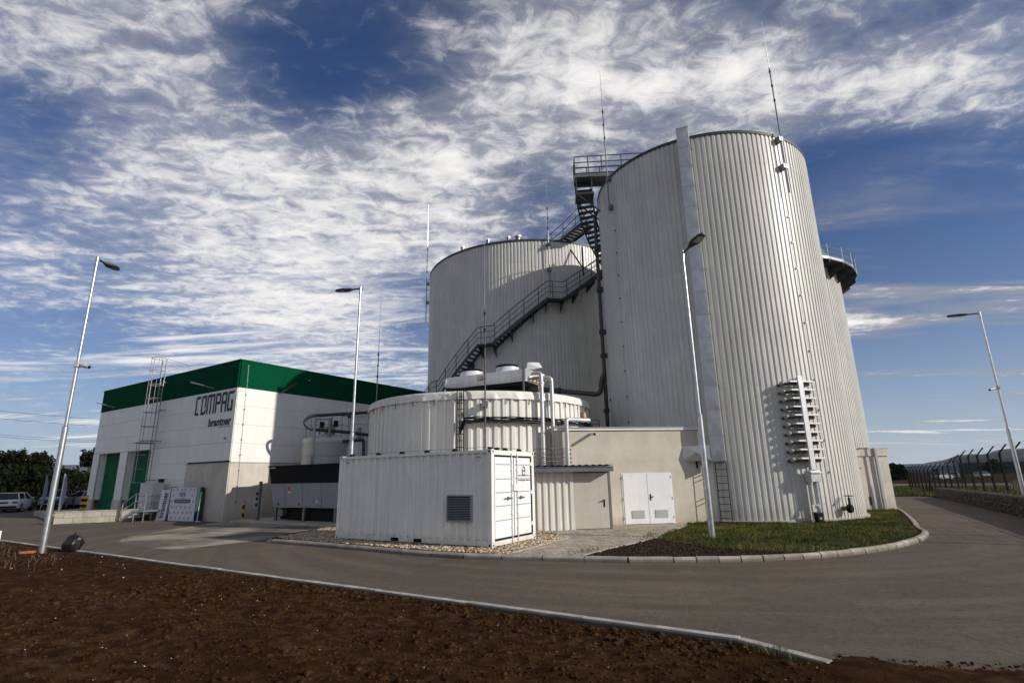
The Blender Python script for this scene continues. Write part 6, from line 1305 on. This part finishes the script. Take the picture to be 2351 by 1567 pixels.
# raised bank behind the wall
def bank():
    V = []; F = []; S = np.arange(-14, 62, 1.5); D = np.array([.35, .8, 1.6, 3, 5, 8, 12, 17, 24, 34, 46, 62, 90])
    for s in S:
        for d in D:
            e = min(1, max(0, (s-16)/8)); h0 = .72*(1-e)+.02*e
            z = h0+.12*noise.noise(Vector((s*.3, d*.3, 0)))+(-.012*max(0, d-4))+.0; x, y = wl_(s, d); V.append((x, y, max(z, -.25)))
    k = len(D)
    for i in range(len(S)-1):
        for j in range(k-1): F.append((i*k+j, (i+1)*k+j, (i+1)*k+j+1, i*k+j+1))
    return struct(obj('grass_bank', npmesh('grass_bank', V, F), 'grassbase', smooth=True))
bank()
bp = [wl_(-12, .7), wl_(16, .7), wl_(16, 9), wl_(-12, 9)]; q = scatter(bp, 9000); b = blades('grass', q, .66, .28, .012, 'grass', lean=.9); stuff(b, 'rough tall grass on the bank behind the stone wall', 'grass')
q = scatter([wl_(2, 2), wl_(14, 2), wl_(14, 7), wl_(2, 7)], 260); b = blades('wildflowers', q, .72, .45, .02, 'pebble', lean=.6); stuff(b, 'pale seed heads among the bank grass', 'weeds')
verge = [(31.3, 42.3), (24, 46.6), (27, 52.5), (38, 60), (44, 56), wl_(33, .3), wl_(21.6, .3)]
struct(obj('verge', MB().add([(x, y, .03) for x, y in verge], [tuple(range(len(verge)))]).mesh('verge'), 'grassbase')); q = scatter(verge, 9000); b = blades('grass', q, .03, .30, .02, 'grass', lean=.8); stuff(b, 'green grass verge where the road ends', 'grass')
def fence():
    t = thing('security_fence', 'dark wire mesh fence with outward bent post tops behind the stone wall', 'fence', (0, 0, 0))
    pts = [wl_(-10+2.35*k, 1.1) for k in range(24)]; hz_ = lambda k: .70*(1-min(1, max(0, ((-10+2.35*k)-16)/8)))+.02
    P = []
    for k, (x, y) in enumerate(pts):
        z = hz_(k); top = (x, y, z+2.0); tip = (x+WN[0]*.34, y+WN[1]*.34, z+2.42); P.append((Vector((x, y, z)), Vector(top), Vector(tip)))
        MB().bar((x, y, z-.2), top, .075).build('post', 'fence', t); MB().bar(top, tip, .06).build('post_arm', 'fence', t)
        if k in (5, 11, 17): MB().bar((x, y, z+1.5), (x+WD[0]*1.3, y+WD[1]*1.3, z), .045).build('brace', 'fence', t)
    for k in range(len(P)-1):
        a, b = P[k], P[k+1]; w = MB()
        for f in (.33, .66, 1.0): w.bar(a[1].lerp(a[2], f), b[1].lerp(b[2], f), .008)
        for f in np.linspace(.04, 1, 14): w.bar(a[0].lerp(a[1], f), b[0].lerp(b[1], f), .006)
        for f in np.linspace(0, 1, 24): w.bar(a[0].lerp(b[0], f), a[1].lerp(b[1], f), .0045)
        w.build('mesh_panel', 'fence', t)
fence()
t = thing('field_fence', 'low dark post and wire fence across the road end', 'fence', (0, 0, 0)); A, B = Vector((36.0, 50.2, .0)), Vector((20, 58, 0))
for k in range(7):
    p = A.lerp(B, k/6); MB().bar(p, p+Vector((0, 0, 1.9)), .07).build('post', 'fence', t)
for h in (.5, .9, 1.3, 1.75): MB().bar(A+Vector((0, 0, h)), B+Vector((0, 0, h)), .012).build('wire', 'fence', t)
MB().bar(A.lerp(B, .02)+Vector((0, 0, 1.7)), A.lerp(B, .16), .06).build('brace', 'fence', t)
x, y = at(34.9, 150); tree('field_bush', 'round dark bush standing alone in the brown field', x, y, 3.5, 1.9, 4200, 'leaf', .05, .3, cat='bush', group=None)
# fields: strips of different tilth
for nm, poly, z, m in (('stubble_field', [at(30, 95), at(42, 100), at(42, 120), at(30, 118)], .0, 'straw'), ('ploughed_field', [at(28, 125), at(42, 128), at(43, 380), at(27, 380)], .0, 'soil')):
    V = [(x, y, -.30+.06+max(0, (math.hypot(x, y-20)-150))*.0105) for x, y in poly]; n = len(V); struct(obj(nm, MB().add(V, [tuple(range(n))]).mesh(nm), m))
# far industrial sheds
def shedfar(label, azd, d, w, dp, h, m, rz, roof='slate', wins=5):
    t = thing('distant_shed', label, 'building', (*at(azd, d), -.2), R(rz)); MB().box(-w/2, 0, 0, w/2, dp, h).build('wall', m, t); MB().slab([(-w/2-.3, -.3, h), (-w/2-.3, dp+.3, h), (-w/2-.3, dp/2, h+1.2)], (w+.6, 0, 0)).build('roof', roof, t)
    for k in range(wins): x = -w/2+w*(k+.5)/wins; f = MB().box(x-1.0, -.06, h*.35, x+1.0, 0, h*.7).build('window', 'glass', t); MB().box(x-1.1, -.1, h*.33, x+1.1, -.02, h*.35).build('sill', 'grey', f)
shedfar('long pale low shed beyond the fence', 39.9, 300, 62, 14, 4.0, 'shed2', -30)
shedfar('big dark green shed beyond the fence', 43.0, 235, 32, 20, 4.4, 'shedg', -38, 'shedg', 3)
for k, (azd, d) in enumerate(((37.9, 150), (38.7, 165), (40.3, 175))): car('small white car parked far beyond the security fence', *at(azd, d), 20+30*k, 'carwhite', 'hatch', 'cars parked beyond the fence')
x, y = at(41.2, 230); tree('field_bush', 'dark tree between the far sheds', x, y, 5, 2.6, 1800, 'leaf', .15, .4, group=None)
# hills
def hills(name, d, prof, seed, depth=900):
    V = []; F = []; A = np.arange(20, 62, .35); n = 6
    for a in A:
        h = np.interp(a, [p[0] for p in prof], [p[1] for p in prof])
        for j in range(n):
            s = j/(n-1); hh = h*(math.sin(s*math.pi/2)**1.2)*(1+.12*noise.noise(Vector((a*1.1, seed, j*.4)))+.03*noise.noise(Vector((a*6, seed, 2)))); x, y = at(a, d+depth*s); V.append((x, y, hh if j else -5))
    for i in range(len(A)-1):
        for j in range(n-1): F.append((i*n+j, (i+1)*n+j, (i+1)*n+j+1, i*n+j+1))
    struct(obj(name, npmesh(name, V, F), 'hill', smooth=True))
hills('hills', 3600, [(20, 5), (33, 14), (35.5, 16), (36.3, 34), (37.2, 56), (38.2, 66), (39.2, 92), (40.3, 100), (40.8, 95), (41.6, 118), (43, 122), (46, 130), (52, 110), (62, 60)], 3.0)
# ------------------------------------------------------------------ air
hz_m = bpy.data.materials.new('haze'); hz_m.use_nodes = True; hn = hz_m.node_tree; hn.nodes.clear()
pv = hn.nodes.new('ShaderNodeVolumePrincipled'); pv.inputs['Color'].default_value = (0.80, 0.88, 1.0, 1); pv.inputs['Density'].default_value = 0.00005; pv.inputs['Anisotropy'].default_value = 0.2
ho = hn.nodes.new('ShaderNodeOutputMaterial'); hn.links.new(pv.outputs[0], ho.inputs['Volume'])
hb = MB().box(-5200, -5200, -6.0, 5200, 5200, 190.0).build('haze', hz_m); hb['kind'] = 'stuff'; hb['label'] = 'thin blue air in front of the far hills'; hb['category'] = 'haze'
